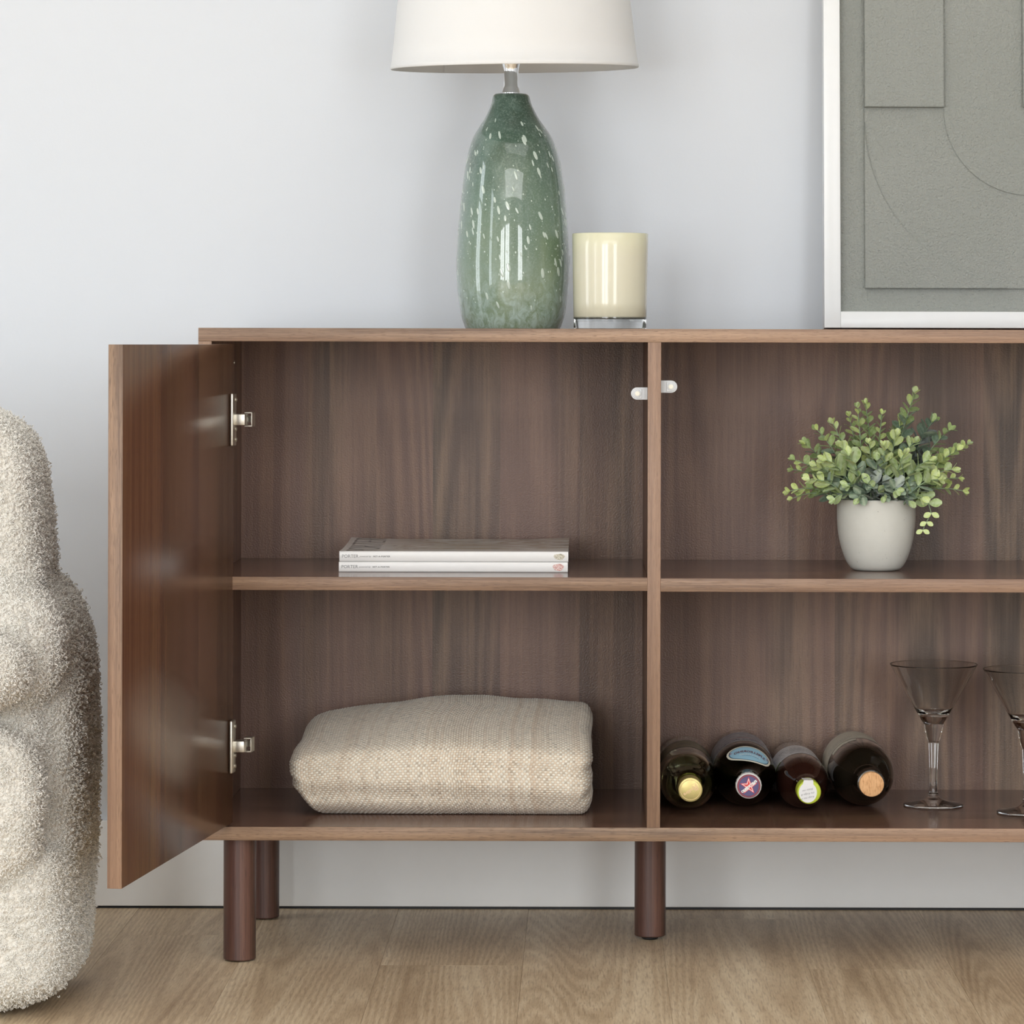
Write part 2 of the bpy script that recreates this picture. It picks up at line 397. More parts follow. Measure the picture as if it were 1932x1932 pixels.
# magnetic catches either side of the divider
def catch(sx, x_in, zc):
    w_, hh, y0, y1 = .0205, .0076, .0195, .0330
    def outline(w, h2, x_off=0):
        pts = [(x_off, -h2), (w-h2, -h2)] + [(w-h2+h2*math.sin(R(a)), -h2*math.cos(R(a))) for a in range(15, 180, 15)] + [(w-h2, h2), (x_off, h2)]
        return pts
    def ext(pts, ya, yb):
        b = bmesh.new(); f = b.faces.new([b.verts.new((x_in+sx*p[0], ya, zc+p[1])) for p in pts])
        r = bmesh.ops.extrude_face_region(b, geom=[f]); vs = [e for e in r['geom'] if isinstance(e, bmesh.types.BMVert)]
        bmesh.ops.translate(b, verts=vs, vec=(0, yb-ya, 0)); bmesh.ops.recalc_face_normals(b, faces=b.faces)
        bmesh.ops.bevel(b, geom=b.edges[:], offset=.0003, segments=1, affect='EDGES'); return b
    co = link('magnetic_catch', bm_mesh(ext(outline(w_, hh), y0, y1)), M['plastic'], side, auto=35)
    co['label'] = 'grey white plastic magnetic catch'
    link('catch_housing', bm_mesh(ext(outline(w_-.0018, hh-.0016, .0070), y0-.0012, y0+.001)), M['plastic'], co, auto=35)
    for r_, t, mm, nm in ((.0045, .0020, M['plastic'], 'magnet_ring'), (.0030, .0027, M['magnet'], 'magnet')):
        s = lathe([(0, 0), (0, r_), (t-.0003, r_), (t, r_-.0003), (t, 0)], 32)
        bmesh.ops.rotate(s, verts=s.verts, cent=(0,0,0), matrix=Matrix.Rotation(R(90), 3, 'X'))
        bmesh.ops.translate(s, verts=s.verts, vec=(x_in+sx*(w_-hh-.0004), y0-.0002, zc))
        link(nm, bm_mesh(s), mm, co, auto=30)
catch(-1, DV, px(1206, 742.5, 4.32)[1]); catch(1, DV+TH, px(1264, 729.5, 4.32)[1])
# legs
def leg(x, y, r, foot):
    z0 = foot
    l = link('leg', bm_mesh(lathe([(z0, 0), (z0, r-.0012), (z0+.0012, r), (ZB0, r), (ZB0, 0)], 64), 'leg'), M['leg'], side, loc=(x, y, 0), auto=35)
    link('foot_glide', bm_mesh(lathe([(0, 0), (0, .0085), (.0012, .0105), (z0, .0112), (z0, 0)], 32), 'glide'), M['dark'], l, auto=35)
leg(-.4316, .035, .0201, .0016); leg(-.4305, .351, .0201, .0016)
leg(.0814, .195, .0201, .0048); leg(DV2+.008, .195, .0201, .0048)
leg(1.2206, .035, .0201, .0016); leg(1.2206, .351, .0201, .0016)

# ------------------------------------------------------------------ table lamp
def glass_mat():
    g = G('mottled_green_glass'); co = g.co(); z = g.sep(co)[2]; x = g.sep(co)[0]
    big = g.noise(g.mapp(co, (1, 1, .6)), 14, 3, .55, .6)
    fine = g.noise(co, 420, 4, .75); fl = g.noise(g.mapp(co, (1.6, 1.6, .9), rot=(0, .5, 0)), 55, 5, .72, 1.2)
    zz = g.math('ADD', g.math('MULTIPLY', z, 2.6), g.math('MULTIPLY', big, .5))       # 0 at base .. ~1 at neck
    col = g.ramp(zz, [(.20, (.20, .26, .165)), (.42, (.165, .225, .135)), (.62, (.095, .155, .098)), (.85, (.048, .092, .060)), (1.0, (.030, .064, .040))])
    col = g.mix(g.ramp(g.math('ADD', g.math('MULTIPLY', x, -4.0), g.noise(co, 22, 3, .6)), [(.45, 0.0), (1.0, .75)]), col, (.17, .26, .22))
    spk = g.ramp(fine, [(.50, 0.0), (.70, .5)])
    col = g.mix(spk, col, (.27, .34, .29))
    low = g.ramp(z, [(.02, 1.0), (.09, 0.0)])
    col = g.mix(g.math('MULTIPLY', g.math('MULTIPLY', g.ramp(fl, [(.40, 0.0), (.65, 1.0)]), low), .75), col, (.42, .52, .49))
    wisp = g.ramp(fl, [(.56, 0.0), (.72, .5)])
    col = g.mix(wisp, col, (.27, .35, .30))
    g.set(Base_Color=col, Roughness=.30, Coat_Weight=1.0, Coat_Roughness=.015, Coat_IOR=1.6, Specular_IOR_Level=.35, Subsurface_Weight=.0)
    return g.m
M['vase'] = glass_mat()
M['bubble'] = plain('glass_bubble', (.48, .56, .49), .08, Coat_Weight=.6)
def shade_mat():
    g = G('linen_shade'); co = g.co()
    wv = g.noise(g.mapp(co, (1, 1, 30)), 60, 2); wh = g.noise(g.mapp(co, (8, 8, .5)), 90, 2)
    t = g.n('BsdfTranslucent'); t.inputs[0].default_value = (.90, .89, .85, 1)
    mx = g.n('MixShader'); mx.inputs[0].default_value = .22
    g.set(Base_Color=(.87, .872, .868), Roughness=.8, Normal=g.bump(g.math('ADD', wv, wh), .12, .0006))
    g.nt.links.new(g.b.outputs[0], mx.inputs[1]); g.nt.links.new(t.outputs[0], mx.inputs[2]); g.nt.links.new(mx.outputs[0], g.out.inputs[0]); return g.m
M['shade'] = shade_mat()
LY, LS = .20, 6579/4.5
lx = px(967.7, 560, 4.5)[0]
lamp = thing('table_lamp', 'table lamp with green mottled glass bottle base and white drum shade', 'lamp', (lx, LY, ZT))
prof_px = [(620.3, 89), (612, 92.5), (596, 97.5), (563, 103.2), (530, 106.2), (497, 107), (464, 105.8), (431, 103.5), (398, 100.7), (364, 97.3), (331, 93.0), (298, 87), (275, 80.5), (256, 72.5), (240, 62), (226, 52.5), (212, 44.8), (198, 38.6), (188, 36), (181.5, 34), (178, 30.5)]
def lz(y): return CH - (y + .35 - CY)/LS - ZT
prof = [(max(0.0, lz(y)), r/LS) for y, r in prof_px]
prof = smooth_profile(prof, 5)
ztop = prof[-1][0]
cxf = lambda z: -.0030*max(0, (z-.20)/(ztop-.20))**1.3 if z > .2 else 0.0
body_prof = [(0, 0), (0, prof[0][1]-.003)] + prof + [(ztop+.0006, .0165), (ztop+.0006, .010), (ztop-.01, .009)]
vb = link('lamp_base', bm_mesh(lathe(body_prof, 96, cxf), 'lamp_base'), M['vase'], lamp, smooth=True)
# air bubbles trapped in the glass
bub = bmesh.new()
def rad_at(z):
    for (a, ra), (b, rb) in zip(prof, prof[1:]):
        if a <= z <= b: return ra + (rb-ra)*(z-a)/(b-a+1e-9), math.atan2(rb-ra, b-a)
    return prof[-1][1], 0
brn = random.Random(11)
for i in range(600):
    big_ = i < 190
    z = brn.triangular(.01, ztop-.02, .10) if not big_ else brn.uniform(.02, .27)
    a = brn.uniform(0, 2*math.pi)
    r, sl = rad_at(z)
    ln = brn.uniform(.0028, .0066) if big_ else brn.uniform(.0005, .0016)
    wd = ln*brn.uniform(.24, .42) if big_ else ln*brn.uniform(.5, .9)
    tmp = bmesh.new(); bmesh.ops.create_uvsphere(tmp, u_segments=10, v_segments=6, radius=1)
    tilt = brn.uniform(.10, .45)
    mt = Matrix.Translation((cxf(z) + r*math.cos(a), r*math.sin(a), z)) @ Matrix.Rotation(a, 4, 'Z') @ Matrix.Rotation(sl, 4, 'Y') @ Matrix.Rotation(tilt, 4, 'X') @ Matrix.Diagonal((.00022, wd, ln, 1))
    bmesh.ops.transform(tmp, matrix=mt, verts=tmp.verts)
    me = bm_mesh(tmp); bub.from_mesh(me); bpy.data.meshes.remove(me)
bo = link('air_bubbles', bm_mesh(bub), M['bubble'], lamp, smooth=True); bo['kind'] = 'stuff'
nk = cxf(ztop)
stem_px = [(177.2, 17.6), (175, 17.6), (172.5, 16.6), (168, 15.4), (163, 14.7), (150, 14.0), (140, 13.8), (131, 14.2), (126, 15.4), (121, 16.8), (117, 17.0), (112, 16), (104, 13), (100, 10)]
stem = [(lz(177.2), 0)] + smooth_profile([(lz(y), r/LS) for y, r in stem_px], 4) + [(lz(98), 0)]
link('lamp_neck', bm_mesh(lathe(stem, 48), 'neck'), M['chrome'], lamp, smooth=True, loc=(nk, 0, 0))
SZ = lz(129)
link('bulb_socket', bm_mesh(lathe([(lz(98), 0), (lz(98), .016), (lz(60), .016), (lz(60), 0)], 32)), M['chrome'], lamp, loc=(nk, 0, 0), auto=35)
link('light_bulb', bm_mesh(lathe(smooth_profile([(lz(60), .012), (lz(40), .018), (lz(5), .030), (lz(-25), .020), (lz(-38), .0001)], 6), 32)), plain('bulb_glass', (.85, .84, .80), .3), lamp, smooth=True, loc=(nk, 0, 0))
# shade, slightly tipped
rb, rt, hs, t_ = .1592, .1330, .245, .0009
sp = [(0, rb-.0012), (-.0004, rb-.0004), (-.0004, rb+.0004), (.0004, rb+.0010), (.005, rb+.0008), (.0055, rb)]
out = sp + [(hs*k/8, rb+(rt-rb)*k/8) for k in range(1, 9)] + [(hs+.001, rt-.0006), (hs, rt-.0016)]
inn = [(hs*k/8, rb-.0016+(rt-rb)*k/8) for k in range(7, -1, -1)]
shade = link('lamp_shade', bm_mesh(lathe(out + inn + [sp[0]], 128), 'shade'), M['shade'], lamp, smooth=True, loc=(.0015, 0, SZ), rot=(R(2.3), R(-.72), 0))
# inner seam of the lining and spider ring
a0 = R(128); bm = bmesh.new()
for (z_, r_) in [(0, 0)]: pass
P = np.array([[( (rb-.0019+(rt-rb)*t)*math.cos(a0+da), (rb-.0019+(rt-rb)*t)*math.sin(a0+da), hs*t+.0005) for t in np.linspace(0, 1, 6)] for da in (-.006, .006)])
link('seam', grid_mesh(P), plain('seam_tape', (.60, .60, .60), .7), shade)
sp_bm = bmesh.new()
for k in range(3):
    a = R(90+120*k); L = .136
    tmp = bmesh.new(); bmesh.ops.create_cone(tmp, segments=8, radius1=.0014, radius2=.0014, depth=L, cap_ends=True)
    bmesh.ops.transform(tmp, matrix=Matrix.Rotation(a, 4, 'Z') @ Matrix.Translation((L/2, 0, hs-.03)) @ Matrix.Rotation(R(90), 4, 'Y'), verts=tmp.verts)
    me = bm_mesh(tmp); sp_bm.from_mesh(me)
link('shade_spider', bm_mesh(sp_bm), M['chrome'], shade)

# ------------------------------------------------------------------ candle
cs = 4.44; cxx = px(1151, 530, cs)[0]
cnd = thing('candle', 'cream glass jar candle with clear base to the right of lamp', 'candle', (cxx, cs-D, ZT))
def cglass(name, tint=(1, 1, 1), rough=0.0, ior=1.47):
    g = G(name); g.set(Base_Color=tint, Roughness=rough, Transmission_Weight=1.0, IOR=ior, Specular_IOR_Level=.5); return g.m
M['clear'] = cglass('clear_glass', (.97, .985, .98))
ch = CH + (645-441)*cs/F_PX - ZT + .0002
r0, r1 = .0462, .0484; zb = .0118
rj = lambda z: r0 + (r1-r0)*z/ch
g = G('cream_painted_glass'); co = g.co()
g.set(Base_Color=g.ramp(g.sep(co)[2], [(0, (.66, .63, .48)), (.09, (.68, .65, .50)), (.12, (.70, .685, .49))]), Roughness=.25, Coat_Weight=.45, Coat_Roughness=.02, Coat_IOR=1.5)
M['cream'] = g.m
link('jar', bm_mesh(lathe([(zb+.0012, 0), (zb+.001, rj(0)-.008), (zb+.0022, rj(zb)-.002), (zb+.004, rj(zb))] + [(zb+.004+(ch-.0006-zb-.004)*k/6, rj(zb+(ch-zb)*k/6)) for k in range(1, 7)] + [(ch, rj(ch)-.0008), (ch-.0006, rj(ch)-.0018), (ch-.012, rj(ch)-.0026), (ch-.012, 0)], 96), 'jar'), M['cream'], cnd, smooth=True)
gb = link('glass_base', bm_mesh(lathe([(0, 0), (0, r0-.0025), (.0008, r0-.0006), (.0022, r0), (zb+.0036, rj(zb)+.0001), (zb+.0036, rj(zb)-.001), (zb+.0012, rj(zb)-.0045), (zb, 0)], 96), 'base'), M['clear'], cnd, auto=30)
gb['label'] = 'thick clear glass bottom'

# ------------------------------------------------------------------ framed relief
PD = 4.632; PY = PD - D
fx0 = px(1555.5, 620, PD)[0]; fx1 = fx0 + .78; BW = 31*PD/F_PX; FH = .80; FD = .036
pic = thing('framed_relief', 'grey plaster relief artwork in white box frame leaning on wall', 'picture', (fx0, PY, ZT+FD*math.sin(R(5))+.0003), (R(-5.0), 0, 0))
def fr(x0, x1, z0, z1):  return link('frame_rail', bm_mesh(box_bm(x0, x1, 0, FD, z0, z1, .0006, 2)), M['frame_white'], pic, auto=40)
WX = fx1-fx0
fr(0, BW, 0, FH); fr(WX-BW, WX, 0, FH); fr(BW, WX-BW, 0, BW); fr(BW, WX-BW, FH-BW, FH)
def plaster():
    g = G('grey_plaster'); co = g.co(); n = g.noise(co, 330, 3, .6); n2 = g.noise(co, 120, 2, .5); b = g.noise(co, 6, 2)
    g.set(Base_Color=g.mix(b, (.300, .318, .290), (.345, .360, .335)), Roughness=.85, Normal=g.bump(g.math('ADD', n, g.math('MULTIPLY', n2, .6)), 1.0, .0034)); return g.m
M['plaster'] = plaster()
ins = .020      # depth of background behind the frame's face
def pp(x, y):
    # photo px -> local (x, z) on the relief plane
    X, Z = px(x, y, PD+.015 + (645-y)*.0000612); return X-fx0, (Z-ZT)/math.cos(R(5))
def slab(name, pts, y0, y1, bev=.0007):
    b = bmesh.new(); f = b.faces.new([b.verts.new((p[0], y0, p[1])) for p in pts])
    r = bmesh.ops.extrude_face_region(b, geom=[f]); vs = [e for e in r['geom'] if isinstance(e, bmesh.types.BMVert)]
    bmesh.ops.translate(b, verts=vs, vec=(0, y1-y0, 0)); bmesh.ops.recalc_face_normals(b, faces=b.faces)
    if bev: bmesh.ops.bevel(b, geom=[e for e in b.edges if abs(e.verts[0].co.y-y0) < 1e-6 and abs(e.verts[1].co.y-y0) < 1e-6], offset=bev, segments=2, affect='EDGES')
    return link(name, bm_mesh(b), M['plaster'], pic, auto=50)
box('backing', BW-.002, WX-BW+.002, ins, ins+.008, BW-.002, FH-BW+.002, M['plaster'], pic)
xl, zb_ = pp(1632, 547); _, zm = pp(1632, 206); xr1, _ = pp(1780, 206); xr2, _ = pp(1929, 206); xr3 = xr2 + (xr1-xl)
xc_ = (xr1+xr2)/2 + 0; 
cxr = pp(1941, 220)[0]; czr = pp(1941, 235)[1]; Ro = cxr - xl - .0004; Ri = cxr - xr1 - .0005 + .0
zt = FH - BW - .03; xr_end = 2*cxr - xl
h1, h2, h3 = ins-.0066, ins-.0046, ins-.0100      # corner level, recessed band, raised bars  (smaller y = nearer)
# lower ground plate (recessed level of the U band) with corners raised above it
slab('ground_plate', [(xl, zb_), (xr_end, zb_), (xr_end, zt), (xl, zt)], h2, ins)
arc = [(cxr - Ro*math.cos(R(a)), czr - Ro*math.sin(R(a))) for a in range(2, 89, 3)]
slab('corner_piece', [(xl, zb_+.0001), (cxr-.03, zb_+.0001)] + [p for p in reversed(arc) if p[0] < cxr-.03] + [(xl, czr)], h1-.0014, h2, .0004)
arc2 = [(cxr + Ro*math.cos(R(a)), czr - Ro*math.sin(R(a))) for a in range(2, 89, 3)]
slab('corner_piece', [(xr_end, zb_+.0001), (cxr+.03, zb_+.0001)] + [p for p in reversed(arc2) if p[0] > cxr+.03] + [(xr_end, czr)], h1-.0014, h2, .0004)
inner = [(cxr - Ri, zm+.0003)] + [(cxr - Ri*math.cos(R(a)), pp(1941, 213)[1] - Ri*math.sin(R(a))) for a in range(0, 181, 5)] + [(cxr + Ri, zm+.0003)]
slab('half_disc', inner, h2-.0018, h2, .0004)
slab('vertical_bar', [(xl, zm), (xr1, zm), (xr1, zt), (xl, zt)], h2-.0085, h2)
slab('vertical_bar', [(xr2+.0, zm), (xr3, zm), (xr3, zt), (xr2, zt)], h2-.0085, h2)

# ------------------------------------------------------------------ magazines
def cover_mat():
    g = G('printed_cover'); co = g.co(); v = g.mapp(co, (5, 16, 1)); n = g.noise(v, 1.6, 4, .6, .8)
    n2 = g.noise(g.mapp(co, (18, 30, 1)), 1.5, 3, .6)
    col = g.ramp(n, [(.40, (.86, .85, .81)), (.50, (.50, .43, .32)), (.56, (.80, .78, .73)), (.66, (.20, .16, .09)), (.75, (.78, .76, .70))])
    # white margin towards spine and head of the page
    y = g.sep(co)[1]; x = g.sep(co)[0]
    mg = g.math('MAXIMUM', g.ramp(y, [(.03, 1.0), (.06, 0.0)]), g.ramp(g.math('ADD', x, .16), [(.06, 1.0), (.10, 0.0)]))
    col = g.mix(mg, col, (.90, .90, .87))
    g.set(Base_Color=g.mix(g.math('MULTIPLY', n2, .2), col, (.5, .5, .48)), Roughness=.25); return g.m
M['cover'] = cover_mat(); M['paper'] = plain('page_edges', (.80, .79, .76), .7); M['spine'] = plain('spine_white', (.87, .87, .86), .28)
M['ink'] = plain('ink_black', (.02, .02, .02), .4); M['ink_grey'] = plain('ink_grey', (.20, .20, .20), .4)
def blotch(name, a, b, c, sc_=900):
    g = G(name); n = g.noise(g.co(), sc_, 2, .6, 1)
    g.set(Base_Color=g.ramp(n, [(.38, a), (.50, b), (.62, c)]), Roughness=.3); return g.m
M['pic1'] = blotch('spine_picture_green', (.18, .20, .14), (.62, .55, .42), (.80, .78, .70))
M['pic2'] = blotch('spine_picture_pink', (.40, .12, .11), (.78, .48, .43), (.85, .80, .78))
MX0, MX1, MY0, MY1 = -.3135, -.0252, .092, .318
def magazine(z0, th, label, curl, pic_m, dx):
    t = thing('magazine', label, 'magazine', (( MX0+MX1)/2+dx, MY0, z0))
    L = (MX1-MX0)/2; Wd = MY1-MY0
    nx_, ny_ = 40, 24
    def top(u, v):      # u along x -1..1, v 0..1 from spine to fore-edge
        e = curl*(.55*max(0, -u-.55)**1.5 + .5*max(0, u-.5)**1.4)*v
        s = -.0016*math.sin(math.pi*min(1, v*1.1))
        return th + curl*(s*.6 + .0028*v*v) + e*.012
    P = np.array([[(u*L, v*Wd, top(u, v)) for v in np.linspace(.015, 1, ny_)] for u in np.linspace(-1, 1, nx_)])
    Pt = P.copy(); Pb = P.copy(); Pb[:, :, 2] -= .0004
    # wrap: front surface with thickness
    ring = np.concatenate([Pt, Pb[:, ::-1]], 1)
    link('cover', grid_mesh(ring, closed_v=True), M['cover'], t, smooth=False, auto=40)
    # page block
    Q = P.copy(); Q[:, :, 2] -= .0005; Q[:, :, 0] *= .997; Q[:, :, 1] *= .995
    Qb = Q.copy(); Qb[:, :, 2] = .0006
    blk = grid_mesh(np.concatenate([Q, Qb[:, ::-1]], 1), closed_v=True)
    bmk = bmesh.new(); bmk.from_mesh(blk); bmesh.ops.holes_fill(bmk, edges=[e for e in bmk.edges if e.is_boundary], sides=0); bmk.to_mesh(blk); bmk.free()
    link('page_block', blk, M['paper'], t)
    box('back_cover', -L, L, .001, Wd, 0.0, .0005, M['spine'], t)
    # spine, rounded upper edge
    ys = [(.003, th+.0001), (.0012, th-.0001), (.0003, th-.0009), (0, th-.002), (0, .0012), (.0005, .0003), (.003, 0.0)]
    S = np.array([[(u*L, a, b) for a, b in ys] for u in np.linspace(-1, 1, 6)])
    sp_ = link('spine', grid_mesh(S), M['spine'], t, auto=60)
    base = Matrix.Rotation(R(90), 4, 'X')
    Mx = lambda x, z: Matrix.Translation((x, -.00012, z)) @ base
    text_on('lettering', 'PORTER', .0058, M['ink_grey'], sp_, Mx(-L+.0030, th*.50), align='LEFT')
    text_on('lettering', 'powered by', .0030, M['ink_grey'], sp_, Mx(-L+.0252, th*.50), align='LEFT', shear=.4)
    text_on('lettering', 'NET-A-PORTER', .0026, M['ink'], sp_, Mx(-L+.0425, th*.49), align='LEFT', space=1.25, bold=.00006)
    for kx, wdt, hgt, pm in (pic_m,):
        n = 18
        pts = [(L-kx+wdt/2*math.cos(a)*(1+.12*math.sin(3*a)), -.0002, th*.5+hgt/2*math.sin(a)*(1+.1*math.cos(5*a))) for a in [2*math.pi*i/n for i in range(n)]]
        b = bmesh.new(); b.faces.new([b.verts.new(p) for p in pts]); link('spine_picture', bm_mesh(b), pm, sp_)
    if curl > .5:
        def warp(c):   # masthead letters printed on the cover, heads towards -x
            X, Y = -c.y, c.x
            u = (X + (-L+.030))/L; v = min(1, max(.015, (Y + Wd*.52)/Wd))
            return Vector((u*L, v*Wd, top(u, v)+.00018))
        text_on('masthead', 'PORTER', .062, M['ink_grey'], t, None, warp=warp, res=6, bold=-.0012)
    return t
mz = SH1 + .0003
magazine(mz, .0126, 'white magazine with pink spine picture, lower of the two on the shelf', .15, (.0118, .014, .0090, M['pic2']), .0)
magazine(mz+.0130, .0130, 'white magazine with green and beige spine picture, upper of the two', 1.0, (.0112, .014, .0078, M['pic1']), .0006)

# ------------------------------------------------------------------ folded throw
def throw():
    base = [(.345, .1712), (.24, .1706), (.135, .1708), (.112, .1745), (.096, .188), (.089, .207), (.088, .226), (.092, .243), (.103, .257), (.130, .268), (.17, .279), (.22, .292), (.265, .3000), (.305, .297), (.335, .278), (.350, .245), (.352, .205), (.349, .180)]
    pr = np.array(smooth_profile(base, 24))
    seg = np.r_[0, np.cumsum(np.hypot(*np.diff(pr, axis=0).T))]
    total = seg[-1]; pitch = .0031; pu = .0033
    sA, sB = seg[np.argmin(np.abs(pr[:, 0]-.150)+10*(seg > .3))], seg[-1]-.115
    s = np.r_[np.linspace(0, sA, 60, endpoint=False), np.linspace(sA, sB, int((sB-sA)/pitch*4)), np.linspace(sB, total, 50)[1:]]; ns = len(s)
    py_ = np.interp(s, seg, pr[:, 0]); pz_ = np.interp(s, seg, pr[:, 1])
    # x range and end outlines, as functions of height
    top_px = [(560, 1362), (600, 1345), (640, 1336), (690, 1330), (760, 1322), (830, 1316), (900, 1316.5), (1000, 1321), (1118, 1331)]
    tx = [px(a, b, 4.565)[0] for a, b in top_px]; tz = [px(a, b, 4.565)[1] for a, b in top_px]
    zl = [(1345, 598), (1362, 570), (1385, 562), (1402, 560), (1418, 550), (1440, 545), (1460, 547), (1472, 553), (1486, 552), (1500, 562), (1515, 572), (1527, 580), (1537, 600)]
    zr = [(1330, 1112), (1345, 1118), (1362, 1117), (1380, 1113), (1400, 1116), (1432, 1118), (1452, 1113), (1470, 1117), (1485, 1117), (1503, 1112), (1518, 1118), (1537, 1116)]
    def tab(t):
        zz = np.array([px(x, y, 4.42)[1] for y, x in t][::-1]); xx = np.array([px(x, y, 4.42)[0] for y, x in t][::-1]); return zz, xx
    lzt, lxt = tab(zl); rzt, rxt = tab(zr)
    xL, xR = lxt.min(), rxt.max(); n_main = int((xR-xL)/pu*4)
    t = np.linspace(0, 1, n_main)
    zrel = (pz_-.1706)/(.300-.1706)
    T, Zr = np.meshgrid(t, zrel, indexing='ij')
    Yv = np.broadcast_to(py_, T.shape).copy()
    # rough x to read the height scale, then end outlines
    Xr = xL + (xR-xL)*T
    hx_ = (np.interp(Xr, tx, tz)-.1706)/(.300-.1706)
    Zv = .1706 + Zr*(.300-.1706)*hx_
    xl_ = np.interp(Zv, lzt, lxt); xr_ = np.interp(Zv, rzt, rxt)
    Xv = xl_ + (xr_-xl_)*T
    # layered folds: gentle undulations
    msk = np.clip((Zr-.05)/.15, 0, 1)*np.clip((.85-Zr)/.2, 0, 1)
    Yv += .0022*np.sin(Zr*19+Xv*9)*msk + .0010*np.sin(Xv*34)
    Zv += np.clip((Zr-.5)/.3, 0, 1)*(.0010*np.sin(Xv*31+1)+.0005*np.sin(Xv*83))
    # rounded ends: pull the profile towards its centre line
    cy, cz = .22, .235
    e = np.minimum(T, 1-T)*(xR-xL); Rr = .016
    q = np.clip(e/Rr, 0, 1); k = np.sqrt(1-(1-q)**2)*.30+.70
    k = np.where(q < 1, k, 1)
    Yv = cy + (Yv-cy)*k; Zv = np.maximum(cz + (Zv-cz)*k, .1706+.002*(1-k))
    P = np.stack([Xv, Yv, Zv], -1)
    # surface normals for weave relief
    du = np.gradient(P, axis=0); dv = np.gradient(P, s, axis=1); N = np.cross(dv, du); N /= np.linalg.norm(N, axis=-1, keepdims=True)+1e-12
    cen = np.array([0, cy, cz]); outw = (P-cen)*np.array([0, 1, 1]); sgn = np.sign((N*outw).sum(-1)); sgn[sgn == 0] = 1; N *= np.median(sgn)
    a = T*(xR-xL)/pu; b = np.broadcast_to(s/pitch, T.shape)
    rg = np.random.RandomState(3)
    b = b + .25*np.sin(a*.11)
    ia, ib = np.floor(a).astype(int), np.floor(b).astype(int); fa, fb = a-ia, b-ib
    over = ((ia+ib) % 2) == 0
    bell_w = np.sin(np.pi*fb)**.8*np.sin(np.pi*fa)**.45; bell_h = np.sin(np.pi*fa)**.8*np.sin(np.pi*fb)**.45
    h = np.where(over, bell_w*1.0, bell_h*.62)
    jit = rg.rand(400, 400)[ia % 400, ib % 400]
    P += N*((h*.0009*(.75+.5*jit))[..., None])
    P[..., 2] = np.maximum(P[..., 2], .17055)
    # closing end caps
    first = np.broadcast_to(np.array([P[0, :, 0].mean()+.004, cy, cz]), (1, ns, 3)); last = np.broadcast_to(np.array([P[-1, :, 0].mean()-.004, cy, cz]), (1, ns, 3))
    P2 = np.concatenate([first*.0+ (P[:1]*.4+first*.6), P, (P[-1:]*.4+last*.6)], 0)
    me = grid_mesh(P2, closed_v=True)
    # thread colours and the gaps between them
    warp_c = np.array([.60, .51, .395]); weft_c = np.array([.90, .885, .80])
    wr = rg.rand(400); br = np.interp(np.arange(400), np.arange(0, 400, 5), rg.rand(80))
    dk = (wr[ia % 400] > .90)*.55 + .45*(br[ia % 400] > .72)
    c = np.where(over[..., None], weft_c, warp_c*1.25)
    gap = np.clip(1 - h*2.2, 0, 1)[..., None]  # weave gaps browned: warp showing plus shade put into the colour
    c = c*(1-gap) + gap*np.array([.42, .30, .20])
    speck = (jit > .86)
    c = c*(1-.22*dk[..., None]*np.array([.6, .9, 1.1])) * (1-.28*speck[..., None]*(~over)[..., None])
    c = c*(.90+.2*rg.rand(400, 400)[ib % 400, ia % 400][..., None])
    c = np.concatenate([c[:1], c, c[-1:]], 0)
    col = np.ones((c.shape[0]*c.shape[1], 4), np.float32); col[:, :3] = c.reshape(-1, 3)
    at = me.color_attributes.new('thread', 'FLOAT_COLOR', 'POINT'); at.data.foreach_set('color', col.ravel())
    g = G('woven_throw'); vc = g.n('VertexColor', layer_name='thread')
    fz = g.noise(g.co(), 1500, 2, .6)
    g.set(Base_Color=g.mix(g.math('MULTIPLY', fz, .35), vc.outputs[0], (.72, .65, .53)), Roughness=.9, Sheen_Weight=.15, Normal=g.bump(fz, .4, .0006))
    o = link('folded_throw', me, g.m, smooth=True)
    tag(o, 'folded cream and brown woven throw lying on the lower left shelf', 'blanket')
throw()

# ------------------------------------------------------------------ potted plant
def concrete():
    g = G('pale_ceramic'); co = g.co(); n = g.noise(co, 35, 4, .6); pit = g.vor(co, 260, 'Distance'); sel = g.noise(co, 60, 2)
    pm = g.math('MULTIPLY', g.ramp(pit, [(.10, 1.0), (.22, 0.0)]), g.ramp(sel, [(.58, 0.0), (.66, 1.0)]))
    lines = g.noise(g.mapp(co, (1, 1, 30)), 20, 2)
    col = g.mix(n, (.56, .56, .51), (.66, .66, .61)); col = g.mix(g.math('MULTIPLY', pm, .7), col, (.25, .24, .21))
    hh = g.math('SUBTRACT', g.math('ADD', g.math('MULTIPLY', lines, .3), n), pm)
    g.set(Base_Color=col, Roughness=.62, Normal=g.bump(hh, .25, .0008)); return g.m
M['pot'] = concrete()
PDist = 4.47; pxx = px(1653, 1010, PDist)[0]; sz2 = SH1-.0008
plant = thing('potted_plant', 'leafy artificial plant in a pale round concrete pot on the shelf', 'plant', (pxx, PDist-D, sz2))
PS = F_PX/PDist; ph = 134.5/PS
pp_ = [(0, 0), (0, .026), (.0008, .0295), (.004, .0335), (.012, .0385), (.024, .0433), (.040, .0475), (.056, .0497), (.072, .0503), (ph-.003, .0500), (ph-.0006, .0494), (ph, .0484), (ph-.0006, .0470), (ph-.004, .0462), (ph-.014, .0460), (ph-.014, 0)]
pot = link('pot', bm_mesh(lathe(pp_[:2] + smooth_profile(pp_[2:-1], 4) + [pp_[-1]], 96), 'pot'), M['pot'], plant, smooth=True)
link('soil', bm_mesh(lathe([(ph-.013, 0), (ph-.0135, .030), (ph-.0138, .0458), (ph-.016, .0458)], 40)), plain('dark_moss', (.03, .035, .02), .9), plant, smooth=True)
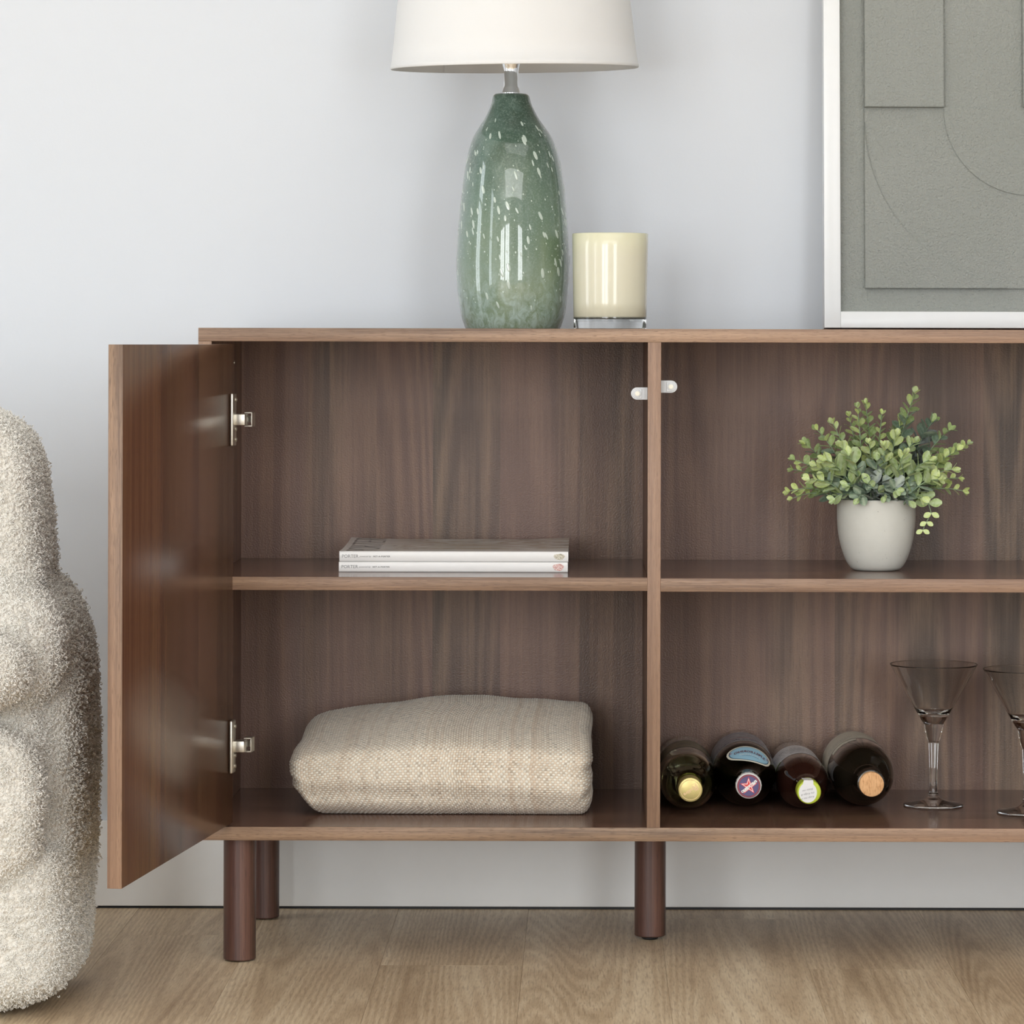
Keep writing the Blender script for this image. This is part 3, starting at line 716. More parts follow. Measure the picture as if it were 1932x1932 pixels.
def leaf_mat(i, tip, edge):
    g = G('leaf_%d' % i); co = g.co(); n = g.noise(co, 260, 3, .6); x = g.sep(co)[0]; y = g.sep(co)[1]
    vein = g.ramp(g.math('ABSOLUTE', y), [(.0, 1.0), (.0007, 0.0)])
    col = g.mix(g.ramp(n, [(.35, 0.0), (.70, .8)]), tip, edge)
    col = g.mix(g.math('MULTIPLY', vein, .45), col, (.60, .68, .50))
    g.set(Base_Color=col, Roughness=.55, Subsurface_Weight=.0, Sheen_Weight=.1)
    return g.m
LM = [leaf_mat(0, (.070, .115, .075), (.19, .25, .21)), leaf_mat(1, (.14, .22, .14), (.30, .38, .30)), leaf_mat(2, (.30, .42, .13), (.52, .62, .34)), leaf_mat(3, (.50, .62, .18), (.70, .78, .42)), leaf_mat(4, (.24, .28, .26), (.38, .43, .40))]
M['stem'] = plain('plant_stem', (.26, .36, .22), .6)
def leaf_mesh(mi):
    # obovate blade along +x, length 1 unit = .02 m, cupped
    L = .0195; n = 8; rows = []
    for i in range(n):
        t = i/(n-1); x = L*t
        wv = .0069*math.sin(math.pi*t**1.25)**.62 if 0 < t < 1 else (.0004 if t == 0 else .0022)
        zc = -.0022*t*t*1.2
        rows.append([(x, -wv, zc+.0011*(1-.3*t)), (x, -wv*.5, zc+.0003), (x, 0, zc-.0002), (x, wv*.5, zc+.0003), (x, wv, zc+.0011*(1-.3*t))])
    P = np.array(rows); me = grid_mesh(P); me.materials.append(LM[mi]); me.shade_smooth()
    return me
leaf_me = [leaf_mesh(i) for i in range(5)]
def tube(pts, r0, r1, seg=6):
    pts = [Vector(p) for p in pts]; n = len(pts); P = np.zeros((n, seg, 3))
    for i, p in enumerate(pts):
        d = (pts[min(i+1, n-1)] - pts[max(i-1, 0)]).normalized(); a = d.orthogonal().normalized(); b = d.cross(a)
        r = r0 + (r1-r0)*i/(n-1)
        for k_ in range(seg):
            q = p + a*r*math.cos(2*math.pi*k_/seg) + b*r*math.sin(2*math.pi*k_/seg); P[i, k_] = q
    return grid_mesh(P, closed_v=True)
prn = random.Random(21)
# (tip px x, tip px y, depth offset, brightness 0..1, leaf scale, start offset x)
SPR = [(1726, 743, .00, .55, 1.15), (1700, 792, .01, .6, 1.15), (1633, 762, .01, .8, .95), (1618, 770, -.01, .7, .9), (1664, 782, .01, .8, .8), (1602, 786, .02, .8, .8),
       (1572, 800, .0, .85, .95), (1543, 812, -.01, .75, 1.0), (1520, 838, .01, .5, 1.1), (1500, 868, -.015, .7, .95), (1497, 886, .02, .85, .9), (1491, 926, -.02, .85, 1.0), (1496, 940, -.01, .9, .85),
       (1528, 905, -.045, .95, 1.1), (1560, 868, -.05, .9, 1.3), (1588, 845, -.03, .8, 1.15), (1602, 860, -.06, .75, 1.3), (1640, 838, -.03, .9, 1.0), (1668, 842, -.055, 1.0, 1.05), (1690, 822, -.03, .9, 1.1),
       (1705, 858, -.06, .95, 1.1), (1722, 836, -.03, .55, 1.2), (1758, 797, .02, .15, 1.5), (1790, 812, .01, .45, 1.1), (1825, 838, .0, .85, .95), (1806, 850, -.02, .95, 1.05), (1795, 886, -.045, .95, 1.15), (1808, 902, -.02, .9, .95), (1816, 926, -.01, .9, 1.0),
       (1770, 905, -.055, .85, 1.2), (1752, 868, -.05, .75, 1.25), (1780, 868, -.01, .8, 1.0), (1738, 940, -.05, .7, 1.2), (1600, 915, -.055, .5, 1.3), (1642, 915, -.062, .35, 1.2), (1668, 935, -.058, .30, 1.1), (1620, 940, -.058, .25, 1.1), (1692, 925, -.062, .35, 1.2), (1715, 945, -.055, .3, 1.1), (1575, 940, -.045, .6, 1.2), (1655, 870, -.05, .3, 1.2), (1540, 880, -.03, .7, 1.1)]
leaves_all = []; sprigs = []
def lerp3(a, b, t): return a*(1-t)+b*t
for si, (tx_, ty_, dy, bri, lsz) in enumerate(SPR):
    X, Z = px(tx_, ty_, PDist+dy)
    tip = Vector((X-pxx, dy, Z-sz2))
    ax = max(-.030, min(.030, tip.x*.35)) + prn.uniform(-.008, .008)
    start = Vector((ax, max(-.034, min(.03, dy*.6)) + prn.uniform(-.006, .006), ph-.012))
    ctrl = lerp3(start, tip, .45) + Vector((0, 0, .022 + .12*max(0, (ph+.03-tip.z))))
    ctrl.x = start.x + (tip.x-start.x)*.42
    L = (tip-start).length; n = 12
    pts = [(start*(1-t)**2 + ctrl*2*t*(1-t) + tip*t*t) for t in [i/n for i in range(n+1)]]
    sprigs.append((tube(pts, .0011, .0005), pts, bri))
    npair = max(4, int(L/.0115))
    for j in range(npair+1):
        t = .16 + .84*j/npair
        i0 = min(n-1, int(t*n)); p = lerp3(pts[i0], pts[i0+1], t*n-i0); d = (pts[i0+1]-pts[i0]).normalized()
        sz = 1.10*lsz*(1.05 - .62*t**2.2)*prn.uniform(.85, 1.12)
        az = j*R(90) + prn.uniform(-.3, .3)
        a = d.orthogonal().normalized(); b = d.cross(a)
        for s_ in ((0, 1) if j < npair else (0, 1, 2)):
            u = (a*math.cos(az + s_*math.pi) + b*math.sin(az + s_*math.pi))
            opening = prn.uniform(.55, 1.0) if t < .85 else prn.uniform(.35, .75)
            if j == npair and s_ == 2: opening = .1
            dirv = (d*math.cos(opening) + u*math.sin(opening)).normalized()
            dirv = (dirv + Vector((0, 0, .12))).normalized()
            # blade normal faces between stem direction and up
            nrm = (d + Vector((0, -.35, .45))).normalized(); yv = nrm.cross(dirv).normalized()
            if yv.length < .1: yv = dirv.orthogonal()
            zv = dirv.cross(yv).normalized()
            rot = Matrix((dirv, yv, zv)).transposed().to_4x4()
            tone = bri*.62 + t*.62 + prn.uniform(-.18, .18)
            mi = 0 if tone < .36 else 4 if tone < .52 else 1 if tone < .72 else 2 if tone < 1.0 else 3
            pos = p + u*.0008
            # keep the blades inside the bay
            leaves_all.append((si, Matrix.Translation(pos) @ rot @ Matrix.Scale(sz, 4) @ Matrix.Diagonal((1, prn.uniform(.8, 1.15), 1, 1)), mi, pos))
# hanging sprig on the right
hx0 = [(1735, 935), (1752, 950), (1757, 968), (1748, 985), (1741, 1000)]
hp = []
for a, b in hx0:
    X, Z = px(a, b, PDist-.04); hp.append(Vector((X-pxx, -.04, Z-sz2)))
hp = [Vector((.03, -.03, ph-.006))] + hp
sprigs.append((tube(hp, .0009, .0004), hp, .8)); si = len(sprigs)-1
for j, p in enumerate(hp[1:]):
    for s_ in (-1, 1):
        dirv = Vector((s_*.75, -.25, -.35 if j > 1 else .1)).normalized(); nrm = Vector((0, -.9, .4)); yv = nrm.cross(dirv).normalized(); zv = dirv.cross(yv).normalized()
        leaves_all.append((si, Matrix.Translation(p) @ Matrix((dirv, yv, zv)).transposed().to_4x4() @ Matrix.Scale([1.25, 1.1, .7, .6, .6][j]*.8, 4), 2 if j < 2 else 3, p))
order = sorted(range(len(leaves_all)), key=lambda i: leaves_all[i][3].y*1.0 - .3*leaves_all[i][1].to_scale()[0]*.02)
keep = set(order[:300])
sprig_objs = []
for me, pts, bri in sprigs:
    sprig_objs.append(link('sprig', me, M['stem'], plant, smooth=True))
rest = [bmesh.new() for _ in range(5)]
for i, (si, mt, mi, pos) in enumerate(leaves_all):
    if i in keep:
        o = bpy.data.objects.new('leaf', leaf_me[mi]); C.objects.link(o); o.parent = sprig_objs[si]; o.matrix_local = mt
    else:
        tmp = bmesh.new(); tmp.from_mesh(leaf_me[mi]); bmesh.ops.transform(tmp, matrix=mt, verts=tmp.verts)
        me = bpy.data.meshes.new('x'); tmp.to_mesh(me); tmp.free(); rest[mi].from_mesh(me); bpy.data.meshes.remove(me)
# filler leaves packed over the pot's mouth
for i in range(90):
    a = prn.uniform(0, 2*math.pi); r = .042*math.sqrt(prn.random()); p = Vector((r*math.cos(a), r*math.sin(a), ph + prn.uniform(-.004, .030)))
    rot = Euler((prn.uniform(-.9, .9), prn.uniform(-1.1, .5), prn.uniform(0, 6.3))).to_matrix().to_4x4()
    mi = prn.choice([0, 0, 4, 1]); tmp = bmesh.new(); tmp.from_mesh(leaf_me[mi]); bmesh.ops.transform(tmp, matrix=Matrix.Translation(p) @ rot @ Matrix.Scale(prn.uniform(.8, 1.1), 4), verts=tmp.verts)
    me = bpy.data.meshes.new('x'); tmp.to_mesh(me); tmp.free(); rest[mi].from_mesh(me); bpy.data.meshes.remove(me)
for mi, b in enumerate(rest):
    me = bm_mesh(b, 'foliage'); o = link('foliage', me, LM[mi], plant, smooth=True); o['kind'] = 'stuff'

# ------------------------------------------------------------------ bottles
M['glass_black'] = G('black_wine_glass').set(Base_Color=(.010, .008, .005), Roughness=.04, Specular_IOR_Level=.5, Coat_Weight=.6, Coat_Roughness=.02)
M['glass_brown'] = G('dark_brown_glass').set(Base_Color=(.028, .010, .007), Roughness=.04, Specular_IOR_Level=.5, Coat_Weight=.5, Coat_Roughness=.02)
M['glass_green'] = cglass('dark_green_glass', (.16, .24, .045), .02, 1.35)
M['glass_pale'] = cglass('pale_olive_glass', (.90, .92, .78), .0, 1.5)
M['wine'] = cglass('white_wine', (.78, .76, .52), .0, 1.34)
ZS = ZB1
def bottle(prof, r, xb, yb, xf, yf, glassm, label, thick=None):
    yaw = math.atan2(xf-xb, yb-yf)
    t = thing('wine_bottle', label, 'bottle', (xb, yb, ZS+r+.0002), (R(90), 0, yaw))
    p = [(0, 0), (0, r*.55), (.004, r*.86), (.001, r*.93), (.003, r*.985), (.007, r)] + prof
    return t, p
def lbl(t, mesh, m, name='label'):
    return link(name, mesh, m, t, smooth=True)
def rp(prof):
    zs = [a for a, b in prof]; rs = [b for a, b in prof]
    return lambda z: float(np.interp(z, zs, rs))
def cyl(z0, z1, r, bev=.0006, n=48, flute=0):
    return bm_mesh(lathe([(z0, 0), (z0, r-.0003), (z0+.0003, r), (z1-bev, r), (z1-bev*.3, r-bev*.3), (z1, r-bev), (z1, 0)], n))
# --- 1 pale bottle, gold screw cap
r = .0365; pf = [(.10, r), (.175, r)] + smooth_profile([(.182, r), (.196, r*.965), (.208, r*.80), (.216, r*.56), (.222, .0158), (.232, .0146)], 5) + [(.268, .0142)]
t, p = bottle(pf, r, .1285, .362, .1296, .080, None, 'pale half-empty bottle with gold screw cap, against the divider')
inner_p = [(.262, .0120), (.232, .0122)] + [(z-.001, max(.012, q-.0024)) for z, q in reversed(pf[2:-2])] + [(.10, r-.0024), (.012, r-.0024), (.008, r*.6), (.008, 0)]
link('bottle_glass', bm_mesh(lathe(p + [(.268, .0120)] + inner_p, 96)), M['glass_pale'], t, smooth=True)
# wine: solid inside, cut flat above the axis (world up = local y)
wb = lathe([(.0085, 0), (.0085, r*.6-.0003), (.0125, r-.0027), (.10, r-.0027)] + [(z-.001, max(.0117, q-.0027)) for z, q in pf[1:-2]] + [(.232, .0117), (.255, .0117), (.255, 0)], 96)
g_ = bmesh.ops.bisect_plane(wb, geom=wb.verts[:]+wb.edges[:]+wb.faces[:], plane_co=(0, .0085, 0), plane_no=(0, 1, 0), clear_outer=True)
bmesh.ops.holes_fill(wb, edges=[e for e in wb.edges if e.is_boundary], sides=0)
link('wine', bm_mesh(wb), M['wine'], t, auto=40)
gold = plain('gold_cap', (.60, .50, .20), .36, .55)
cap = link('screw_cap', cyl(.250, .2825, .0153, .0014), gold, t, auto=30)
g_rim = lathe([(.2824, .0121), (.2829, .0123), (.2829, .0128), (.2824, .0130)], 48); link('cap_ring', bm_mesh(g_rim), plain('gold_light', (.78, .60, .30), .4, .4), cap, auto=30)
gl2 = plain('gold_print', (.80, .56, .32), .45, .3)
A = R(213); Mt = lambda ang_, x, y, z: Matrix.Translation((0, 0, z)) @ Matrix.Rotation(ang_, 4, 'Z') @ Matrix.Translation((x, y, 0))
text_on('lettering', 'R', .0098, gl2, cap, Mt(A, -.0068, .0004, .28275), bold=.0002)
text_on('lettering', 'hulôre', .0058, gl2, cap, Mt(A, .0026, .0008, .28275), bold=.00015)
b_ = bmesh.new()
for (xa, xb_, ya, yb_) in ((-.0102, -.0036, .0044, .0049), (-.0102, -.0036, -.0044, -.0039), (-.0102, -.0097, -.0044, .0049)):
    box_bm(xa, xb_, ya, yb_, 0, .0001, bm=b_)
bmesh.ops.transform(b_, matrix=Mt(A, 0, 0, .2827), verts=b_.verts); link('emblem_box', bm_mesh(b_), gl2, cap)
for zc_ in (.240, .2445, .236):
    link('neck_thread', bm_mesh(lathe([(zc_-.001, .0143), (zc_, .0166), (zc_+.001, .0143)], 48)), cglass('olive_glass', (.45, .50, .08), .05), t, smooth=True)
cl = G('clear_label'); nn = cl.noise(cl.co(), 45, 3, .6, 1); cl.set(Base_Color=cl.ramp(nn, [(.35, (.04, .045, .02)), (.55, (.14, .14, .06)), (.72, (.30, .26, .16))]), Roughness=.3)
lbl(t, ring_wall(r, r, .055, .130, 20, 160), cl.m)
# --- 2 green bottle, crown cap with star
r = .0405; pf = [(.10, r), (.135, r)] + smooth_profile([(.140, r), (.155, r*.985), (.172, r*.90), (.192, r*.72), (.210, r*.53), (.225, .0168), (.240, .0152)], 5) + [(.264, .0140)]
t, p = bottle(pf, r, .2035, .360, .2033, .087, None, 'dark green bottle with navy and white star crown cap')
link('bottle_glass', bm_mesh(lathe(p + [(.266, .0138), (.266, 0)], 96)), M['glass_green'], t, smooth=True)
# dark contents
link('contents', bm_mesh(lathe([(.010, 0), (.011, r-.006), (.130, r-.004), (.165, r*.86), (.20, r*.52), (.225, .010), (.25, .009), (.25, 0)], 64)), plain('dark_liquid', (.006, .008, .003), .2), t, smooth=True)
greylab = blotch('grey_blue_label', (.20, .24, .31), (.34, .38, .45), (.46, .50, .55), 90)
rr = rp([(0, r)] + pf)
l1 = lbl(t, ring_wall(r, r, .030, .126, -25, 205, 80, th=.0002), greylab)
cream_p = plain('cream_paper', (.86, .82, .68), .5)
lbl(t, ring_wall(r, r, .1262, .1278, -28, 208, 80, th=.00025), cream_p, 'label_border')
def wrap(rad, z, ang0, flip=1, tilt=0, dz=.0004):
    # text wrapped round the cylinder, reading so that its head points to the bottle's base when flip=-1
    def f(c):
        x, y = c.x*flip, c.y*flip
        a = R(ang0) - x/rad
        return Vector(((rad+dz)*math.cos(a), (rad+dz)*math.sin(a), z+y))
    return f
navy = plain('ink_navy', (.05, .06, .12), .5); red = plain('ink_red', (.42, .03, .04), .45); white_i = plain('ink_white', (.82, .82, .80), .45)
text_on('lettering', 'ACQUA MINERALE', .0082, navy, l1, None, warp=wrap(r, .112, 100, -1), bold=.0002)
text_on('lettering', 'S.PELLEGRINO', .0075, red, l1, None, warp=wrap(r, .092, 80, -1), bold=.0001)
# crescent neck label on the shoulder, laid on the cone
def crescent(inset, dz, rot=-8):
    n = 30; P = np.zeros((n, 9, 3))
    for i in range(n):
        u = -1 + 2*i/(n-1); u *= (1-inset*.9)
        ang = 90 - 2 + u*54 + rot
        half = math.sqrt(max(0, 1-(u/(1-inset*.9+1e-6)*.995)**2))
        zc = .1865 - .006*(u*u)            # towards shoulder at ends
        lo = zc - (.0185 - inset*.022)*half**.8 - .001; hi = zc + (.0185 - inset*.020)*half**.8 + .001
        if inset: lo += .0006; hi -= .0006
        for j in range(9):
            z = lo + (hi-lo)*j/8; q = rr(z) + .0002 + dz
            P[i, j] = (q*math.cos(R(ang)), q*math.sin(R(ang)), z)
    return grid_mesh(P)
cr = lbl(t, crescent(0, 0), cream_p, 'neck_label')
lbl_navy = lbl(cr, crescent(.10, .00012), plain('label_outline', (.06, .14, .22), .4), 'label_outline')
lbl(cr, crescent(.15, .00024), plain('label_blue', (.36, .62, .78), .4), 'label_field')
def conewrap(z, ang0, s=-1, tilt=0):
    def f(c):
        x, y = c.x*s, c.y*s
        zz = z + y + tilt*x; q = rr(zz) + .0008
        a = R(ang0) - x/q
        return Vector((q*math.cos(a), q*math.sin(a), zz))
    return f
text_on('lettering', 'S.PELLEGRINO', .0068, plain('ink_maroon', (.16, .05, .07), .5), cr, None, warp=conewrap(.1835, 80), bold=.00018)
text_on('lettering', 'S.PELLEGRINO', .0030, white_i, cr, None, warp=conewrap(.1905, 80), bold=.00012, space=1.5)
text_on('lettering', 'ACQUA MINERALE', .0021, navy, cr, None, warp=conewrap(.1936, 78), space=1.3)
for an in (124, 38): text_on('star', '*', .009, red, cr, None, warp=conewrap(.1815, an), bold=.0003)
# crown cap
fl = bmesh.new(); n = 63; rings = []
for z, q, amp in ((.2610, .0164, .00035), (.2640, .0166, .0002), (.2690, .0163, .0001), (.2712, .0157, 0), (.2722, .0143, 0), (.2724, .0132, 0)):
    rings.append([fl.verts.new(((q+amp*math.cos(k*2*math.pi*21/n))*math.cos(2*math.pi*k/n), (q+amp*math.cos(k*2*math.pi*21/n))*math.sin(2*math.pi*k/n), z)) for k in range(n)])
for A_, B_ in zip(rings, rings[1:]):
    for k in range(n): fl.faces.new((A_[k], A_[(k+1) % n], B_[(k+1) % n], B_[k]))
fl.faces.new(rings[-1])
crown = link('crown_cap', bm_mesh(fl), plain('cap_white', (.80, .80, .78), .25), t, auto=45)
def disc(z, q, m, name, par, th=.0002): return link(name, bm_mesh(lathe([(z, 0), (z, q), (z+th, q-.0001), (z+th, 0)], 64)), m, par, auto=30)
disc(.2723, .0147, plain('cap_plum', (.16, .03, .06), .3), 'cap_ring', crown)
disc(.2725, .0124, plain('cap_navy', (.085, .075, .20), .22, Coat_Weight=.6), 'cap_face', crown)
def star(z, ro, ri, m, ang_=8):
    b = bmesh.new(); b.faces.new([b.verts.new(((ro if k % 2 == 0 else ri)*math.cos(R(90+ang_+36*k)), (ro if k % 2 == 0 else ri)*math.sin(R(90+ang_+36*k)), z)) for k in range(10)])
    return link('star', bm_mesh(b), m, crown)
redb = plain('star_red', (.72, .04, .04), .35)
star(.27285, .0116, .0048, redb, 2); star(.27295, .0098, .0038, white_i, 2); star(.27305, .0078, .0028, redb, 2)
text_on('lettering', 'S.PELLEGRINO', .0040, white_i, crown, Mt(R(218), 0, .0004, .27325), bold=.0003, space=.92)
bA = bmesh.new()
for k in range(44):
    a = R(90) + 2*math.pi*k/44
    if 20 < k < 24: continue
    tmp = bmesh.new(); box_bm(.0129, .0135, -.0003, .0003, .27255, .27262, bm=tmp); bmesh.ops.rotate(tmp, verts=tmp.verts, cent=(0,0,0), matrix=Matrix.Rotation(a, 3, 'Z'))
    me = bm_mesh(tmp); bA.from_mesh(me)
link('rim_print', bm_mesh(bA), plain('rim_red', (.75, .12, .12), .4), crown)
# --- 3 small dark brown bottle, lime cap, paper seal
r = .0335; pf = [(.10, r), (.150, r)] + smooth_profile([(.158, r), (.174, r*.97), (.192, r*.84), (.207, r*.64), (.218, .0168), (.230, .0155)], 5) + [(.252, .0150)]
t, p = bottle(pf, r, .2735, .352, .2790, .084, None, 'smaller dark brown bottle with lime green cap and white paper seal')
link('bottle_glass', bm_mesh(lathe(p + [(.254, .0148), (.254, 0)], 96)), M['glass_brown'], t, smooth=True)
wl = plain('white_label', (.90, .90, .92), .5); lab = lbl(t, ring_wall(r, r, .050, .136, -10, 200, 80, th=.0002), wl)
limes = plain('lime', (.50, .60, .05), .38)
lbl(t, ring_wall(r, r, .132, .1385, 140, 200, 40, th=.0003), plain('leaf_print', (.22, .30, .08), .5), 'label_leaf')
def scribble(m, par, rad, z, a0_, a1_, amp, seed, dz=.0005, wdt=.00035):
    rg = random.Random(seed); b = bmesh.new(); n_ = 110; prev = None
    for k in range(n_+1):
        a = a0_ + (a1_-a0_)*k/n_
        if rg.random() < .09: prev = None; continue
        zz = z + amp*(math.sin(k*1.9)+.6*math.sin(k*.83+seed))*rg.uniform(.4, 1)
        q = rad+dz; cA = Vector((q*math.cos(R(a)), q*math.sin(R(a)), zz)); off_ = Vector((0, 0, wdt*rg.uniform(.6, 2)))
        cur = (b.verts.new(cA-off_), b.verts.new(cA+off_))
        if prev: b.faces.new((prev[0], cur[0], cur[1], prev[1]))
        prev = cur
    return link('script_print', bm_mesh(b), m, par)
for k_, z_ in enumerate((.122, .109, .096, .083)): scribble(M['ink'], lab, r, z_, 8, 172, .0026, k_+3, wdt=.0006)
n = 90; cp = bmesh.new(); rings = []
for z, q, am in ((.238, .0152, .00006), (.2660, .0152, .00006), (.2680, .0148, .00003), (.2688, .0138, 0)):
    rings.append([cp.verts.new(((q+am*(1 if k % 2 else -1))*math.cos(2*math.pi*k/n), (q+am*(1 if k % 2 else -1))*math.sin(2*math.pi*k/n), z)) for k in range(n)])
for A_, B_ in zip(rings, rings[1:]):
    for k in range(n): cp.faces.new((A_[k], A_[(k+1) % n], B_[(k+1) % n], B_[k]))
cp.faces.new(rings[-1])
cap = link('screw_cap', bm_mesh(cp), limes, t, auto=45)
b = bmesh.new(); sr = .0114
pts = [(-.0016 + sr*math.cos(R(a)), -.0004 + sr*math.sin(R(a))*1.12) for a in range(-235, 56, 8)]
pts += [(.0052, .0120), (.0050, .0150), (-.0068, .0150), (-.0078, .0110)]
f = b.faces.new([b.verts.new((x, y, .2690)) for x, y in pts]); 
seal = link('paper_seal', bm_mesh(b), plain('seal_paper', (.78, .78, .78), .6), cap)
P = np.array([[(-.0068 + (.0118)*u, .0150 + .0006*v, .2690 - .018*v) for v in np.linspace(0, 1, 4)] for u in np.linspace(0, 1, 5)])
P2 = P.copy(); P2[:, :, 0] += (P[:, :, 2]-.2690)*.10 ; 
link('paper_tab', grid_mesh(P2), seal.data.materials[0], seal)
g2 = plain('tab_print', (.28, .30, .16), .6)
for txt, yy in (('Shake me', .0030), ('the fridge &', -.0020), ('Keep me in', -.0070)):
    text_on('lettering', txt, .0036, M['ink_grey'], seal, Matrix.Translation((-.0014, yy, .26915)) @ Matrix.Rotation(R(192), 4, 'Z'), shear=.45, bold=-.00002)
# --- 4 large black bottle, cork
r = .0410; pf = [(.08, r), (.128, r)] + smooth_profile([(.134, r), (.147, r*.985), (.162, r*.92), (.176, r*.78), (.186, r*.60), (.194, .0190), (.203, .0172), (.215, .0168)], 5) + [(.236, .0164), (.237, .0178), (.243, .0178), (.2445, .0170)]
t, p = bottle(pf, r, .3525, .355, .3590, .1085, None, 'large black wine bottle with bare cork, rightmost of the four')
link('bottle_glass', bm_mesh(lathe(p + [(.2445, .0120), (.240, .0118), (.240, 0)], 96)), M['glass_black'], t, smooth=True)
gc = G('cork'); co = gc.co(); n1 = gc.noise(gc.mapp(co, (1, .25, 1)), 600, 3, .6); gc.set(Base_Color=gc.ramp(n1, [(.3, (.50, .25, .10)), (.5, (.70, .40, .19)), (.8, (.78, .48, .25))]), Roughness=.75, Normal=gc.bump(n1, .2, .0004))
link('cork', cyl(.235, .2530, .0156, .0012), gc.m, t, auto=35)
beige = plain('beige_label', (.80, .76, .64), .6)
lab = lbl(t, ring_wall(r, r, .022, .096, -30, 200, 80, th=.0002), beige)
lbl(t, ring_wall(r, r, .0962, .0974, -30, 200, 80, th=.00025), cream_p, 'label_border')
lbl(t, ring_wall(r, r, .100, .117, 97, 150, 40, th=.0002), beige, 'strip_label')
scribble(M['ink'], lab, r, .088, 20, 60, .0018, 5, wdt=.0006); scribble(M['ink'], lab, r, .085, 110, 160, .0016, 6, wdt=.0004); scribble(M['ink'], lab, r, .074, 100, 165, .0016, 9, wdt=.0004)
scribble(M['ink'], t, r, .1105, 66, 74, .0024, 12, wdt=.0010)

# ------------------------------------------------------------------ martini glasses
def martini_mesh():
    H = .1832; Rr_, Fr = .0570, .0388
    zc = .1245      # inner bowl bottom
    outer = [(0, 0), (0, Fr-.0012), (.0006, Fr-.0002), (.0016, Fr), (.0026, Fr-.0010)] + smooth_profile([(.0030, Fr-.004), (.0048, .024), (.0078, .0125), (.0108, .0080), (.0132, .0062), (.0150, .0068), (.0170, .0055), (.0185, .0052), (.030, .0047), (.055, .0053), (.075, .0060), (.082, .0064), (.0845, .0078), (.092, .0098), (.101, .0122), (.1065, .0132), (.111, .0162), (.1185, .0205), (.130, .0272)], 4)
    cone = lambda z: .0272 + (Rr_-.0272)*(z-.130)/(H-.130)
    zz_ = [.1305, .132, .14, .15, .16, .17, .176, .180, .1815, H-.0008]
    outer += [(z, cone(z)) for z in zz_] + [(H-.0003, Rr_-.0003), (H, Rr_-.0006), (H-.0003, Rr_-.0009)]
    inner = [(z, cone(z)-.0011-.0006*(H-z)/.05) for z in reversed(zz_)] + [(.1300, .0272-.0018), (.1235, .0225), (.1215, .0195), (.1200, .0150), (.1190, .008), (.1188, 0)]
    return bm_mesh(lathe(outer + inner, 128), 'martini')
mg_me = martini_mesh(); mg_me.materials.append(M['clear'])
for (x, y, lb) in ((px(1761, 1500, 4.514)[0], .214, 'whole clear martini glass standing next to the black bottle'), (px(1938, 1500, 4.446)[0], .146, 'clear martini glass cut off by the right edge of the photo')):
    o = bpy.data.objects.new('martini_glass', mg_me); C.objects.link(o); o.location = (x, y, ZS+.0002); mg_me.shade_smooth()
    tag(o, lb, 'glass', 'martini glasses on the lower shelf')

# ------------------------------------------------------------------ boucle armchair
def super_e(c, h, e=2.6, n=40, taper=0, lean=(0, 0)):
    U = np.linspace(-math.pi/2, math.pi/2, n); V = np.linspace(-math.pi, math.pi, 2*n, endpoint=False)
    f = lambda w, m_: np.sign(w)*np.abs(w)**m_
    q = 2/e; u, v = np.meshgrid(U, V, indexing='ij')
    x = f(np.cos(u), q)*f(np.cos(v), q); y = f(np.cos(u), q)*f(np.sin(v), q); z = f(np.sin(u), q)
    k = 1 - taper*(z*.5+.5)
    return np.stack([c[0]+h[0]*x*k+lean[0]*z, c[1]+h[1]*y*k+lean[1]*z, c[2]+h[2]*z], -1)
parts_ = [
    (( -.985, -.185, .270), (.398, .165, .262), 4.6, .0, (0, 0)),       # outer shell
    (( -.915, -.235, .4345), (.306, .120, .261), 6.5, .115, (.0, .03)),    # back cushion
    (( -.702, -.320, .418), (.104, .072, .082), 2.4, 0, (0, 0)),        # bulge at its foot
    (( -.785, -.395, .402), (.160, .100, .056), 2.5, 0, (0, 0)),        # seat roll
    (( -.835, -.352, .245), (.218, .062, .104), 3.6, 0, (0, 0)),        # inner front panel
    (( -.985, -.222, .108), (.394, .166, .104), 6.0, 0, (0, 0)),       # foot of the shell
]
chair = thing('armchair', 'cream boucle armchair with rounded arm beside the open door', 'armchair', (-.95, -.15, 0))
def boucle_mat():
    g = G('boucle'); co = g.co(); v = g.vor(co, 240, 'Distance'); n = g.noise(co, 160, 4, .7); n2 = g.noise(co, 9, 2)
    col = g.mix(g.ramp(n, [(.3, 0.0), (.7, 1.0)]), (.84, .80, .71), (.93, .91, .85))
    h = g.math('ADD', g.math('MULTIPLY', v, -1.0), n)
    g.set(Base_Color=col, Roughness=.95, Sheen_Weight=.25, Normal=g.bump(h, .8, .004)); return g.m
M['boucle'] = boucle_mat()
bm = bmesh.new()
for c, h, e, tp, ln in parts_:
    me = grid_mesh(super_e(c, h, e, 36, tp, ln), closed_v=True); bm.from_mesh(me); bpy.data.meshes.remove(me)
bmesh.ops.remove_doubles(bm, verts=bm.verts, dist=1e-5)
bmesh.ops.holes_fill(bm, edges=[e for e in bm.edges if e.is_boundary], sides=0)
bmesh.ops.recalc_face_normals(bm, faces=bm.faces)
bmesh.ops.translate(bm, verts=bm.verts, vec=(.95, .15, 0))
me = bm_mesh(bm); tmp_o = bpy.data.objects.new('tmp', me); C.objects.link(tmp_o)
rm = tmp_o.modifiers.new('r', 'REMESH'); rm.mode = 'VOXEL'; rm.voxel_size = .007
sm = tmp_o.modifiers.new('s', 'SMOOTH'); sm.factor = .6; sm.iterations = 4
dg = bpy.context.evaluated_depsgraph_get(); cm = bpy.data.meshes.new_from_object(tmp_o.evaluated_get(dg))
